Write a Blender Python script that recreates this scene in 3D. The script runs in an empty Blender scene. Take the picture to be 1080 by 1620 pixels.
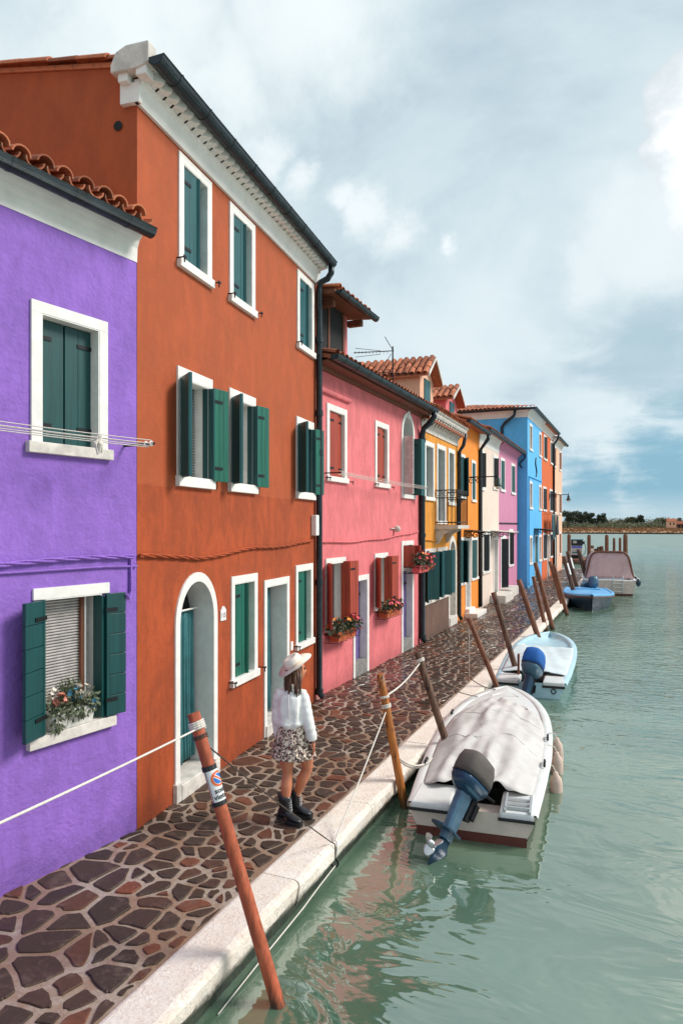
import bpy, bmesh, math, random
from mathutils import Vector, Matrix, noise
random.seed(7)
SC = bpy.context.scene
# ------------------------------------------------------------------ camera
PF, PHZ, PVX, CH = 1100.0, 832.0, 1010.0, 3.1        # focal (px of the 1080x1620 photo), horizon row, kerb vanishing column, eye height
TH = math.atan((PVX - 540) / PF)
cam = bpy.data.cameras.new('camera'); camo = bpy.data.objects.new('camera', cam)
SC.collection.objects.link(camo); SC.camera = camo
cam.sensor_fit = 'VERTICAL'; cam.sensor_height = 36; cam.sensor_width = 24
cam.lens = PF / 1620 * 36; cam.shift_y = (PHZ - 810) / 1620
cam.clip_start = 0.05; cam.clip_end = 6000
camo.location = (0, 0, CH); camo.rotation_euler = (math.radians(90), 0, TH)
FW = Vector((-math.sin(TH), math.cos(TH), 0)); RT = Vector((math.cos(TH), math.sin(TH), 0)); UP = Vector((0, 0, 1))
EYE = Vector((0, 0, CH))
def ray(x, y): return FW + RT * ((x - 540) / PF) + UP * ((PHZ - y) / PF)
def onz(x, y, z=0.0):
    d = ray(x, y); return EYE + d * ((z - CH) / d.z)
def onx(x, y, X):
    d = ray(x, y); return EYE + d * (X / d.x)
def ony(x, y, Y):
    d = ray(x, y); return EYE + d * (Y / d.y)
# ------------------------------------------------------------------ sky
SUN_EL, SUN_AZ = math.radians(40), math.radians(64)     # azimuth from +Y towards +X
W = bpy.data.worlds.new('World'); SC.world = W; W.use_nodes = True
nt = W.node_tree; nt.nodes.clear()
def N(t, **k):
    n = nt.nodes.new(t)
    for a, b in k.items(): setattr(n, a, b)
    return n
def LK(a, b): nt.links.new(a, b)
def MATH(op, a, b=None, c=None, clamp=False):
    n = N('ShaderNodeMath', operation=op, use_clamp=clamp)
    for i, v in enumerate((a, b, c)):
        if v is None: continue
        if isinstance(v, (int, float)): n.inputs[i].default_value = v
        else: LK(v, n.inputs[i])
    return n.outputs[0]
def MIXC(fac, a, b):
    n = N('ShaderNodeMix', data_type='RGBA')
    for s, v in ((n.inputs[0], fac), (n.inputs[6], a), (n.inputs[7], b)):
        if isinstance(v, (int, float)): s.default_value = v
        elif isinstance(v, tuple): s.default_value = (*v, 1)
        else: LK(v, s)
    return n.outputs[2]
def MAPR(v, a, b, c=0.0, d=1.0, smooth=True):
    n = N('ShaderNodeMapRange', interpolation_type='SMOOTHSTEP' if smooth else 'LINEAR')
    LK(v, n.inputs[0])
    for i, q in enumerate((a, b, c, d)): n.inputs[i + 1].default_value = q
    return n.outputs[0]
def NOISE(vec, sc, det=6, rough=.55, dist=0.0):
    n = N('ShaderNodeTexNoise'); LK(vec, n.inputs['Vector'])
    n.inputs['Scale'].default_value = sc; n.inputs['Detail'].default_value = det
    n.inputs['Roughness'].default_value = rough; n.inputs['Distortion'].default_value = dist
    return n.outputs['Fac']
sky = N('ShaderNodeTexSky', sky_type='NISHITA', sun_disc=False)
sky.sun_elevation = SUN_EL; sky.sun_rotation = SUN_AZ
tc = N('ShaderNodeTexCoord'); D = tc.outputs['Generated']
sep = N('ShaderNodeSeparateXYZ'); LK(D, sep.inputs[0])
zz = MATH('MAXIMUM', sep.outputs[2], 0.0)
den = MATH('ADD', zz, 0.16)
cmb = N('ShaderNodeCombineXYZ')
LK(MATH('DIVIDE', sep.outputs[0], den), cmb.inputs[0]); LK(MATH('DIVIDE', sep.outputs[1], den), cmb.inputs[1])
P = cmb.outputs[0]
nA = NOISE(P, .85, 8, .58, .5)            # cloud cover in a flat layer
nB = NOISE(D, 3.2, 9, .6, .3)             # heaped cloud detail
nC = NOISE(P, 2.6, 7, .6, .6)
blue = N('ShaderNodeVectorMath', operation='SCALE'); LK(sky.outputs[0], blue.inputs[0]); blue.inputs[3].default_value = .095
veil = MIXC(MAPR(nA, .34, .68), (.41, .53, .595), (.65, .735, .77))
skyc = MIXC(MAPR(nA, .22, .50, .55, .97), blue.outputs[0], veil)
Dn = N("ShaderNodeTexNoise"); LK(D, Dn.inputs["Vector"]); Dn.inputs["Scale"].default_value = 9; Dn.inputs["Detail"].default_value = 8; Dn.inputs["Roughness"].default_value = .62
sb = N('ShaderNodeVectorMath', operation='SUBTRACT'); LK(Dn.outputs['Color'], sb.inputs[0]); sb.inputs[1].default_value = (.5, .5, .5)
sc_ = N('ShaderNodeVectorMath', operation='SCALE'); LK(sb.outputs[0], sc_.inputs[0]); sc_.inputs[3].default_value = .10
DW = N('ShaderNodeVectorMath', operation='ADD'); LK(D, DW.inputs[0]); LK(sc_.outputs[0], DW.inputs[1]); DW = DW.outputs[0]
def pdir(x, y): return tuple(ray(x, y).normalized())
def puff(lst):
    """height field of a heaped cloud bank: soft discs on the sky, largest wins"""
    out = None
    for x, y, r in lst:
        v = N('ShaderNodeVectorMath', operation='DISTANCE'); LK(DW, v.inputs[0]); v.inputs[1].default_value = pdir(x, y)
        m = MATH('SUBTRACT', 1.0, MATH('DIVIDE', v.outputs['Value'], r / PF))
        out = m if out is None else MATH('MAXIMUM', out, m)
    return out
def cloud(col, lst, amt, lo, hi, cw, cs):
    h = MATH('ADD', puff(lst), MATH('MULTIPLY', MATH('SUBTRACT', nB, .5), amt))
    m = MAPR(h, lo, hi)
    body = MIXC(MAPR(MATH('ADD', h, MATH('MULTIPLY', MATH('SUBTRACT', nC, .5), 1.0)), .05, .7), cs, cw)
    return MIXC(m, col, body)
# broad pale banks, a blue gap low over the lagoon, then heaped white cloud
skyc = MIXC(MATH('MULTIPLY', MAPR(MATH('ADD', puff([(1010, 690, 230), (1300, 620, 300), (700, 560, 220), (1600, 650, 300)]), MATH('MULTIPLY', MATH('SUBTRACT', nB, .5), 2.2)), -.1, .7), .75), skyc, (.64, .73, .77))
gap = MATH('ADD', puff([(1060, 752, 120), (1200, 735, 170), (1400, 730, 200), (930, 772, 80), (1700, 740, 240)]), MATH('MULTIPLY', MATH('SUBTRACT', nC, .5), 1.2))
skyc = MIXC(MATH('MULTIPLY', MAPR(gap, .0, .75), .8), skyc, (.13, .34, .47))
gap2 = MATH('ADD', puff([(1020, 545, 120), (1180, 520, 160), (1400, 560, 220)]), MATH('MULTIPLY', MATH('SUBTRACT', nC, .5), 1.6))
skyc = MIXC(MATH('MULTIPLY', MAPR(gap2, .0, .8), .6), skyc, (.27, .42, .50))
skyc = cloud(skyc, [(1108, 190, 66), (1078, 215, 40), (1085, 275, 42), (1150, 130, 80), (1110, 320, 45), (1220, 250, 120), (1330, 160, 170)], 1.0, .06, .13, (.97, .97, .97), (.58, .65, .69))
skyc = MIXC(MATH('MULTIPLY', MAPR(MATH('ADD', puff([(1010, 395, 120), (1110, 370, 130), (920, 445, 70)]), MATH('MULTIPLY', MATH('SUBTRACT', nB, .5), 2.4)), .05, .8), .6), skyc, (.74, .80, .82))
skyc = MIXC(MATH('MULTIPLY', MAPR(MATH('ADD', puff([(580, 340, 60), (630, 380, 60), (550, 320, 40), (700, 392, 30), (480, 280, 50), (430, 250, 60)]), MATH('MULTIPLY', MATH('SUBTRACT', nB, .5), 2.2)), .1, .75), .62), skyc, (.86, .90, .91))
skyc = MIXC(MATH('MULTIPLY', MAPR(MATH('ADD', puff([(480, 30, 190), (200, 60, 230), (370, 120, 120), (-200, 50, 260)]), MATH('MULTIPLY', MATH('SUBTRACT', nB, .5), 2.0)), .0, .9), .7), skyc, (.84, .89, .89))
skyc = MIXC(MATH('MULTIPLY', MAPR(MATH('ADD', sep.outputs[2], MATH('MULTIPLY', MATH('SUBTRACT', nB, .5), .05)), .055, .012), .8), skyc, (.44, .57, .63))
bg = N('ShaderNodeBackground'); LK(skyc, bg.inputs[0]); bg.inputs[1].default_value = 0.68
wo = N('ShaderNodeOutputWorld'); LK(bg.outputs[0], wo.inputs[0])
# ------------------------------------------------------------------ sun, soft through cloud
sl = bpy.data.lights.new('sun', 'SUN'); sl.energy = 2.0; sl.angle = math.radians(20); sl.color = (1, .95, .88)
so = bpy.data.objects.new('sun', sl); SC.collection.objects.link(so)
sdir = Vector((math.sin(SUN_AZ) * math.cos(SUN_EL), math.cos(SUN_AZ) * math.cos(SUN_EL), math.sin(SUN_EL)))
so.rotation_euler = sdir.to_track_quat('Z', 'Y').to_euler(); so.location = sdir * 60
vs = SC.view_settings; vs.view_transform = 'Standard'; vs.look = 'None'; vs.exposure = 0.86; vs.gamma = 1; vs.use_curve_mapping = False
# ------------------------------------------------------------------ helpers
COL = SC.collection
class MB:
    def __init__(s): s.v = []; s.f = []; s.cut = []
    def add(s, vs, fs):
        k = len(s.v); s.cut.append((k, len(s.f))); s.v += [tuple(p) for p in vs]; s.f += [tuple(i + k for i in q) for q in fs]; return s
    def box(s, x0, x1, y0, y1, z0, z1):
        return s.add([(x0, y0, z0), (x1, y0, z0), (x1, y1, z0), (x0, y1, z0), (x0, y0, z1), (x1, y0, z1), (x1, y1, z1), (x0, y1, z1)],
                     [(0, 3, 2, 1), (4, 5, 6, 7), (0, 1, 5, 4), (1, 2, 6, 5), (2, 3, 7, 6), (3, 0, 4, 7)])
    def obox(s, c, a, b, h):          # centre and three half-axis vectors
        c, a, b, h = map(Vector, (c, a, b, h)); p = []
        for k in (-1, 1):
            for i, j in ((-1, -1), (1, -1), (1, 1), (-1, 1)): p.append(c + a * i + b * j + h * k)
        return s.add(p, [(0, 3, 2, 1), (4, 5, 6, 7), (0, 1, 5, 4), (1, 2, 6, 5), (2, 3, 7, 6), (3, 0, 4, 7)])
    def loft(s, rings, closed=True, cap=True):
        n = len(rings[0]); k = len(s.v); s.cut.append((k, len(s.f)))
        for r in rings: s.v += [tuple(p) for p in r]
        m = n if closed else n - 1
        for i in range(len(rings) - 1):
            for j in range(m):
                a = k + i * n + j; b = k + i * n + (j + 1) % n
                s.f.append((a, b, b + n, a + n))
        if cap and closed:
            s.f.append(tuple(k + j for j in reversed(range(n)))); e = k + (len(rings) - 1) * n
            s.f.append(tuple(e + j for j in range(n)))
        return s
    def tube(s, pts, r, n=8, cap=True, sq=(1, 1)):
        pts = [Vector(p) for p in pts]; rs = r if isinstance(r, (list, tuple)) else [r] * len(pts)
        rings = []; prev = None
        for i, p in enumerate(pts):
            t = (pts[min(i + 1, len(pts) - 1)] - pts[max(i - 1, 0)]).normalized()
            if prev is None:
                a = t.cross(Vector((0, 0, 1)))
                if a.length < .05: a = t.cross(Vector((0, 1, 0)))
            else: a = prev - t * prev.dot(t)
            a.normalize(); prev = a; b = t.cross(a)
            rings.append([p + (a * math.cos(2 * math.pi * j / n) * sq[0] + b * math.sin(2 * math.pi * j / n) * sq[1]) * rs[i] for j in range(n)])
        return s.loft(rings, True, cap)
    def lathe(s, prof, n=16, c=(0, 0, 0)):       # prof: (radius, z)
        return s.loft([[(c[0] + r * math.cos(2 * math.pi * j / n), c[1] + r * math.sin(2 * math.pi * j / n), c[2] + z) for j in range(n)] for r, z in prof])
    def ball(s, c, r, nu=12, nv=8):
        r = r if isinstance(r, (tuple, list)) else (r, r, r); rings = []
        for i in range(nv + 1):
            t = -math.pi / 2 + math.pi * (i * .98 + .01 * nv) / nv
            rings.append([(c[0] + r[0] * math.cos(t) * math.cos(2 * math.pi * j / nu), c[1] + r[1] * math.cos(t) * math.sin(2 * math.pi * j / nu), c[2] + r[2] * math.sin(t)) for j in range(nu)])
        return s.loft(rings)
    def grid(s, fn, nu, nv):
        return s.loft([[fn(i / nu, j / nv) for j in range(nv + 1)] for i in range(nu + 1)], False)
    def each(s, name, mat, parent=None, **kw):         # one object per piece
        out = []; c = s.cut + [(len(s.v), len(s.f))]
        for (a, p), (b, q) in zip(c, c[1:]):
            m = MB(); m.v = s.v[a:b]; m.f = [tuple(i - a for i in g) for g in s.f[p:q]]; out.append(m.build(name, mat, parent, **kw))
        return out
    def build(s, name, mat, parent=None, smooth=False, bevel=0.0, loc=None, solid=0.0):
        me = bpy.data.meshes.new(name); me.from_pydata(s.v, [], s.f); me.update()
        if smooth:
            for p in me.polygons: p.use_smooth = True
        if mat: me.materials.append(mat)
        o = bpy.data.objects.new(name, me); COL.objects.link(o)
        if parent: o.parent = parent
        if loc: o.location = loc
        if solid:
            m = o.modifiers.new('s', 'SOLIDIFY'); m.thickness = solid; m.offset = 0
        if bevel:
            m = o.modifiers.new('b', 'BEVEL'); m.width = bevel; m.segments = 2; m.limit_method = 'ANGLE'
        return o
def tag(o, label, cat, group=None, kind=None):
    if label: o['label'] = label
    if cat: o['category'] = cat
    if group: o['group'] = group
    if kind: o['kind'] = kind
    return o
def empty(name, loc=(0, 0, 0), rz=0.0, label=None, cat=None, group=None):
    o = bpy.data.objects.new(name, None); COL.objects.link(o); o.location = loc; o.rotation_euler = (0, 0, rz)
    o.empty_display_size = .1
    return tag(o, label, cat, group)
def rnd(a, b): return random.uniform(a, b)
def bez(a, b, sag=0.0, n=12):
    a, b = Vector(a), Vector(b)
    return [a.lerp(b, i / n) - Vector((0, 0, sag * 4 * (i / n) * (1 - i / n))) for i in range(n + 1)]
def coil(c, axis, r, rr, turns=2.0, pitch=.012):
    ax = Vector(axis).normalized(); a = ax.orthogonal().normalized(); b = ax.cross(a); n = int(turns * 12)
    return [Vector(c) + (a * math.cos(i * math.pi / 6) + b * math.sin(i * math.pi / 6)) * r + ax * pitch * i / 12 for i in range(n + 1)]
def s2l(r, g, b): return tuple(((c / 255 + .055) / 1.055) ** 2.4 if c > 10 else c / 255 / 12.92 for c in (r, g, b))
# ------------------------------------------------------------------ materials
def newmat(name):
    global nt
    m = bpy.data.materials.new(name); m.use_nodes = True; nt = m.node_tree; nt.nodes.clear()
    b = N('ShaderNodeBsdfPrincipled'); o = N('ShaderNodeOutputMaterial'); LK(b.outputs[0], o.inputs[0])
    return m, b
def bump(b, h, st, dist=.01, prev=None):
    n = N('ShaderNodeBump'); n.inputs['Strength'].default_value = st; n.inputs['Distance'].default_value = dist
    LK(h, n.inputs['Height'])
    if prev is not None: LK(prev, n.inputs['Normal'])
    LK(n.outputs[0], b.inputs['Normal']); return n.outputs[0]
def ocoord(): return N('ShaderNodeTexCoord').outputs['Object']
def scaled(v, s):
    n = N('ShaderNodeMapping'); LK(v, n.inputs[0]); n.inputs['Scale'].default_value = s; return n.outputs[0]
def setc(b, c):
    if isinstance(c, tuple): b.inputs['Base Color'].default_value = (*c, 1)
    else: LK(c, b.inputs['Base Color'])
def mul(c, k): return tuple(x * k for x in c)
def plaster(name, c, var=.25, rough=.85, bst=.35, bsc=60, streak=.3, band=None):
    m, b = newmat(name); v = ocoord()
    big = NOISE(scaled(v, (2.6, 2.6, 1.3)), 1.0, 8, .68, .6); fine = NOISE(v, 9, 6, .65); st = NOISE(scaled(v, (7, 7, .5)), 1.0, 6, .6, .3)
    col = MIXC(MAPR(big, .36, .66), mul(c, 1 - var), mul(c, 1 + var * .35))
    col = MIXC(MATH('MULTIPLY', MAPR(fine, .45, .75), .35), col, mul(c, 1 + var * .6))
    col = MIXC(MATH('MULTIPLY', MAPR(st, .52, .72), streak), col, mul(c, .55))
    mot = NOISE(scaled(v, (8, 8, 2.6)), 1.0, 8, .72, .5); col = MIXC(MAPR(mot, .46, .66, 0, min(.6, var * 1.9)), col, mul(c, .62))
    sp = N('ShaderNodeSeparateXYZ'); LK(v, sp.inputs[0])
    zw = MATH('ADD', sp.outputs[2], MATH('MULTIPLY', MATH('SUBTRACT', fine, .5), .5))
    col = MIXC(MAPR(zw, .35, .0, 0, .45), col, mul(c, .45))             # rising damp, a ragged tide mark
    if band:
        edge = MATH('ADD', sp.outputs[2], MATH('MULTIPLY', MATH('SUBTRACT', big, .5), .05))
        col = MIXC(MAPR(edge, band[0] - .006, band[0] + .006), col, MIXC(.45, col, band[1]))
    setc(b, col); b.inputs['Roughness'].default_value = rough
    h = MATH('ADD', NOISE(v, bsc, 4, .6), MATH('MULTIPLY', NOISE(v, 6, 3), 2.0))
    bump(b, h, bst, .012); return m
def paint(name, c, var=.2, rough=.45, grain=(30, 30, 1.5), bst=.15, wear=None, weed=False):
    m, b = newmat(name); v = ocoord(); g = NOISE(scaled(v, grain), 1.0, 5, .6)
    col = MIXC(MAPR(g, .3, .7), mul(c, 1 - var), mul(c, 1 + var))
    if wear:
        w = NOISE(scaled(v, (14, 14, 4)), 1.0, 7, .7)
        col = MIXC(MAPR(w, .56, .62), col, wear)
    if weed:                                             # slime and rot where the tide reaches
        sp = N('ShaderNodeSeparateXYZ'); LK(N('ShaderNodeNewGeometry').outputs['Position'], sp.inputs[0])
        col = MIXC(MAPR(MATH('ADD', sp.outputs[2], MATH('MULTIPLY', MATH('SUBTRACT', g, .5), .5)), weed, -.36, 0, .85), col, s2l(40, 38, 26))
    setc(b, col); b.inputs['Roughness'].default_value = rough; bump(b, g, bst, .004); return m
def simple(name, c, rough=.5, metal=0.0, var=.15, sc=12, bst=.1):
    m, b = newmat(name); v = ocoord(); g = NOISE(v, sc, 6, .65)
    setc(b, MIXC(MAPR(g, .3, .7), mul(c, 1 - var), mul(c, 1 + var)))
    b.inputs['Roughness'].default_value = rough; b.inputs['Metallic'].default_value = metal
    if bst: bump(b, g, bst, .005)
    return m
M = {}
M['purple'] = plaster('purple plaster', s2l(144, 102, 192), .15, .9, .75, 26, .10)
M['orange'] = plaster('rust orange plaster', s2l(168, 72, 29), .26, .85, .35, 40, .35, band=(3.53, s2l(176, 88, 50)))
M['pink'] = plaster('pink plaster', s2l(222, 116, 120), .16, .85, .3, 40, .08)
M['ochre'] = plaster('ochre plaster', s2l(222, 145, 45), .2, .85, .3, 40, .2)
M['tanger'] = plaster('tangerine plaster', s2l(240, 140, 45), .08, .85, .2, 40, .06)
M['beige'] = plaster('beige plaster', s2l(226, 205, 190), .06, .85, .2, 40, .08)
M['mauve'] = plaster('mauve plaster', s2l(202, 130, 160), .08, .85, .2, 40, .08)
M['blue'] = plaster('sky blue plaster', s2l(92, 180, 236), .1, .85, .2, 40, .1)
M['rust'] = plaster('burnt orange plaster', s2l(214, 100, 45), .1, .85, .2, 40, .1)
M['peach'] = plaster('peach plaster', s2l(240, 185, 155), .1, .85, .2, 40, .1)
M['salmon'] = plaster('salmon plaster', s2l(226, 178, 148), .1, .85, .2, 40, .1)
M['brownbase'] = plaster('brown cement', s2l(112, 82, 70), .25, .8, .5, 50, .5)
M['white'] = simple('white painted stone', (.77, .74, .70), .6, 0, .08, 5, .2)
M['stone'] = simple('pale weathered stone', (.62, .57, .52), .75, 0, .2, 7, .4)
M['frieze'] = simple('white limewash', (.80, .77, .73), .8, 0, .08, 3, .15)
M['gut'] = simple('dark painted gutter metal', (.016, .026, .032), .38, .3, .4, 6, .05)
M['iron'] = simple('black iron', (.012, .013, .015), .5, .5, .3, 20, .1)
M['green'] = paint('dark green shutter paint', s2l(8, 66, 66), .2, .42)  # also paints the shaded reveal panel of lighter green shutters
M['greenl'] = paint('green shutter paint', s2l(26, 84, 88), .2, .4)
M['greeng'] = paint('bottle green shutter paint', s2l(8, 92, 74), .25, .42)
M['brown'] = paint('red brown shutter paint', s2l(158, 56, 32), .22, .5)
M['wood'] = paint('bare brown wood', s2l(112, 64, 42), .35, .6)
M['lilac'] = paint('worn lilac door paint', s2l(112, 92, 150), .3, .65, wear=(.035, .03, .04))
M['grey'] = simple('grey cement', (.22, .21, .2), .8, 0, .25, 8, .4)
M['slat'] = simple('pale blind slats', (.5, .47, .45), .5)
M['curtain'] = simple('teal door curtain cloth', s2l(52, 108, 112), .8, 0, .18, 4, .2)
M['dark'] = simple('painted interior dark', (.012, .013, .014), .9, 0, .2, 3, 0)  # near-black colour paints in the darkness of unlit interiors
m, b = newmat('window glass'); setc(b, (.02, .025, .03)); b.inputs['Roughness'].default_value = .06; M['glass'] = m
def terra(name):
    m, b = newmat(name); v = ocoord(); oi = N('ShaderNodeObjectInfo').outputs['Random']; ge = N('ShaderNodeNewGeometry').outputs['Random Per Island']
    r = MATH('FRACT', MATH('ADD', oi, ge)); g = NOISE(v, 18, 6, .7)
    col = MIXC(r, s2l(138, 74, 48), s2l(206, 122, 84)); col = MIXC(MATH('MULTIPLY', MAPR(g, .5, .66), .55), col, s2l(96, 76, 62))
    col = MIXC(MATH('MULTIPLY', MAPR(NOISE(v, 40, 3), .62, .7), .5), col, s2l(196, 170, 140))
    setc(b, col); b.inputs['Roughness'].default_value = .85; bump(b, g, .5, .01); return m
M['tile'] = terra('terracotta roof tile')
# paving: wet porphyry slabs in mortar
m, b = newmat('wet porphyry'); v = N('ShaderNodeNewGeometry'); pos = v.outputs['Position']
r = MATH('FRACT', MATH('ADD', N('ShaderNodeObjectInfo').outputs['Random'], v.outputs['Random Per Island']))
g = NOISE(pos, 14, 8, .7); g2 = NOISE(pos, 90, 4, .7)
ramp = N('ShaderNodeValToRGB'); LK(r, ramp.inputs[0]); e = ramp.color_ramp.elements
e[0].position = 0; e[0].color = (*s2l(54, 39, 28), 1); e[1].position = 1; e[1].color = (*s2l(132, 70, 42), 1)
for p_, c_ in ((.3, (68, 47, 33)), (.55, (60, 44, 33)), (.75, (78, 50, 35)), (.9, (98, 56, 36))):
    q = e.new(p_); q.color = (*s2l(*c_), 1)
col = MIXC(MAPR(g, .3, .7), ramp.outputs[0], mul(s2l(44, 33, 30), .8)); 
nt_mix = N('ShaderNodeMix', data_type='RGBA'); nt_mix.inputs[0].default_value = .5; LK(ramp.outputs[0], nt_mix.inputs[6]); LK(col, nt_mix.inputs[7])
col = MIXC(MATH('MULTIPLY', MAPR(g2, .58, .72), .4), nt_mix.outputs[2], s2l(140, 108, 92)); col = MIXC(MAPR(NOISE(pos, 5, 7, .7, .8), .52, .68, 0, .5), col, s2l(104, 84, 74))
setc(b, col); sp = N('ShaderNodeSeparateXYZ'); LK(pos, sp.inputs[0])
wet = MATH('SUBTRACT', NOISE(pos, .7, 5, .6), MAPR(sp.outputs[1], 6.5, 13, -.10, .10))      # rain water still stands further along the quay
ro = N('ShaderNodeMapRange'); LK(MATH('ADD', MATH('MULTIPLY', wet, .75), MATH('MULTIPLY', g, .25)), ro.inputs[0])
for i, q in enumerate((.34, .58, .10, .75)): ro.inputs[i + 1].default_value = q
LK(ro.outputs[0], b.inputs['Roughness']); bump(b, MATH('ADD', g, MATH('MULTIPLY', g2, .25)), .25, .008); M['pave'] = m
m, b = newmat('mortar'); pos = N('ShaderNodeNewGeometry').outputs['Position']
g = NOISE(pos, 1.3, 7, .65, .4); g2 = NOISE(pos, 45, 5, .7)
col = MIXC(MAPR(g, .42, .62), s2l(144, 116, 95), s2l(172, 158, 144)); col = MIXC(MATH('MULTIPLY', MAPR(g2, .4, .65), .4), col, s2l(108, 84, 70))
setc(b, col); ro = N('ShaderNodeMapRange'); LK(NOISE(pos, .7, 5, .6), ro.inputs[0])
for i, q in enumerate((.36, .6, .16, .6)): ro.inputs[i + 1].default_value = q
LK(ro.outputs[0], b.inputs['Roughness']); bump(b, g2, .5, .008); M['mortar'] = m
m, b = newmat('istrian kerb stone'); pos = N('ShaderNodeNewGeometry').outputs['Position']; oi = N('ShaderNodeObjectInfo').outputs['Random']
g = NOISE(pos, 5, 8, .7); g2 = NOISE(pos, 28, 6, .75, .6)
col = MIXC(MAPR(g, .3, .7), s2l(238, 222, 206), s2l(248, 240, 230)); col = MIXC(MATH('MULTIPLY', MAPR(g2, .56, .66), .6), col, s2l(178, 148, 124))
col = MIXC(MATH('MULTIPLY', oi, .16), col, s2l(196, 172, 150))
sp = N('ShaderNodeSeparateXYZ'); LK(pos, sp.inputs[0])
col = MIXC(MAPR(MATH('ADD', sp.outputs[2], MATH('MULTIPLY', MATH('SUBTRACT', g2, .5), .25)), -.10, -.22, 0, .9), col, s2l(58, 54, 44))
setc(b, col); b.inputs['Roughness'].default_value = .5; bump(b, MATH('ADD', g, MATH('MULTIPLY', g2, 1.5)), .8, .014); M['kerb'] = m
m, b = newmat('algae covered quay wall'); pos = N('ShaderNodeNewGeometry').outputs['Position']; g = NOISE(pos, 9, 8, .7); g2 = NOISE(pos, 2, 5, .6)
col = MIXC(MAPR(g, .35, .65), s2l(20, 30, 24), s2l(52, 62, 44)); col = MIXC(MAPR(g2, .5, .7, 0, .5), col, s2l(70, 66, 54))
setc(b, col); b.inputs['Roughness'].default_value = .45; bump(b, g, .8, .03); M['algae'] = m
# lagoon water: murky green body, rippled glossy surface
m, b = newmat('lagoon water'); pos = N('ShaderNodeNewGeometry').outputs['Position']
sp = N('ShaderNodeSeparateXYZ'); LK(pos, sp.inputs[0])
far = MAPR(sp.outputs[1], 7, 26)                                     # calmer by the quay head, rippled out on the lagoon
w1 = NOISE(scaled(pos, (1.0, 1.9, 1)), .8, 3, .5, .8); w2 = NOISE(scaled(pos, (1.0, 2.2, 1)), 3.1, 2, .5, .4); w3 = NOISE(scaled(pos, (1, 1.8, 1)), 9.0, 3, .5, .3)
h = MATH('ADD', MATH('MULTIPLY', w1, .75), MATH('ADD', MATH('MULTIPLY', w2, MATH('ADD', .045, MATH('MULTIPLY', far, .95))), MATH('MULTIPLY', w3, MATH('MULTIPLY', far, .16))))
body = MIXC(MAPR(NOISE(pos, .35, 4, .5), .35, .65), s2l(80, 106, 86), s2l(98, 124, 102))
setc(b, body); LK(MAPR(sp.outputs[1], 20, 150, .03, .3), b.inputs['Roughness']); b.inputs['IOR'].default_value = 2.9
bump(b, h, 1.0, .07); M['water'] = m
# ------------------------------------------------------------------ setting: water, quay, paving
WZ = -.32
KI, KO = -3.10, -2.73             # kerb inner and outer edge
QEND = 53.0
o = MB().grid(lambda a, b_: (-700 + 1500 * a, -60 + 1700 * b_, WZ), 2, 2).build('water', M['water']); tag(o, 'grey green lagoon water beside the quay', None, kind='structure')
pav = MB().box(-16, KI - .003, -4, QEND - .3, -.6, -.012).build('pavement', M['mortar']); tag(pav, 'wet crazy paving of brown porphyry in pale mortar', None, kind='structure')
kerb = MB().box(-15.9, KO - .07, -4, QEND - .02, -2.2, -.235).build('quay', M['algae']); tag(kerb, 'stone quay edge with pale kerb over a dark algae wall', None, kind='structure')
y = -3.9; 
while y < QEND - .1:
    L = min(rnd(1.5, 2.9), QEND - y); 
    if QEND - y - L < .8: L = QEND - y
    mb = MB(); ny = max(3, int(L / .07)); prof = [(KI + .004, -.23), (KI + .004, -.008), (KI + .03, .0), (KO - .05, .0), (KO - .015, -.012), (KO, -.05), (KO + .004, -.14), (KO - .03, -.20), (KO - .05, -.23)]
    rings = []
    dz = rnd(-.004, .004); dx = rnd(-.008, .008)
    for i in range(ny + 1):
        yy = y + .006 + (L - .012) * i / ny; rings.append([(px + dx * (px > KI + .1) + (noise.noise((px * 5, yy * 3, pz * 9)) * .022 + noise.noise((px * 9, yy * 11, pz * 17)) * .012 if px > KI + .2 else 0), yy, pz + dz + (noise.noise((px * 3, yy * 2, 5)) * .004)) for px, pz in prof])
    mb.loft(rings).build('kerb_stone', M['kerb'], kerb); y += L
# kerb returning along the end of the quay
MB().box(-15.8, KI, QEND - .36, QEND, -.23, .0).build('kerb_stone', M['kerb'], kerb, bevel=.02)
# crazy paving: clipped Voronoi cells
def clip(poly, p, q):
    mx, my = (p[0] + q[0]) / 2, (p[1] + q[1]) / 2; nx, ny = q[0] - p[0], q[1] - p[1]; out = []
    for i in range(len(poly)):
        a, c = poly[i], poly[(i + 1) % len(poly)]
        da = (a[0] - mx) * nx + (a[1] - my) * ny; dc = (c[0] - mx) * nx + (c[1] - my) * ny
        if da <= 0: out.append(a)
        if da * dc < 0:
            t = da / (da - dc); out.append((a[0] + (c[0] - a[0]) * t, a[1] + (c[1] - a[1]) * t))
    return out
PX0, PX1, PY0, PY1 = -6.3, KI - .02, 1.0, QEND - .4
rs = random.Random(3); cell = .235; pts = {}; big = [onz(172, 1436), onz(60, 1530), onz(150, 1375)]
nx_, ny_ = int((PX1 - PX0) / cell), int((PY1 - PY0) / (cell * .86))
for i in range(nx_ + 1):
    for j in range(ny_ + 1):
        if rs.random() < .17: continue
        p = (PX0 + (i + .5 + rs.uniform(-.46, .46)) * cell, PY0 + (j + .5 + rs.uniform(-.46, .46)) * cell * .86)
        bb = min((Vector(p).to_2d() - q.to_2d()).length for q in big)
        if bb < .30: continue
        pts[(i, j)] = [p]
        if rs.random() < .34: pts[(i, j)].append((p[0] + rs.uniform(-.15, .15), p[1] + rs.uniform(-.12, .12)))
for q in big: pts.setdefault((int((q.x - PX0) / cell), int((q.y - PY0) / (cell * .86))), []).insert(0, (q.x, q.y))
stones = []
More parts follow.
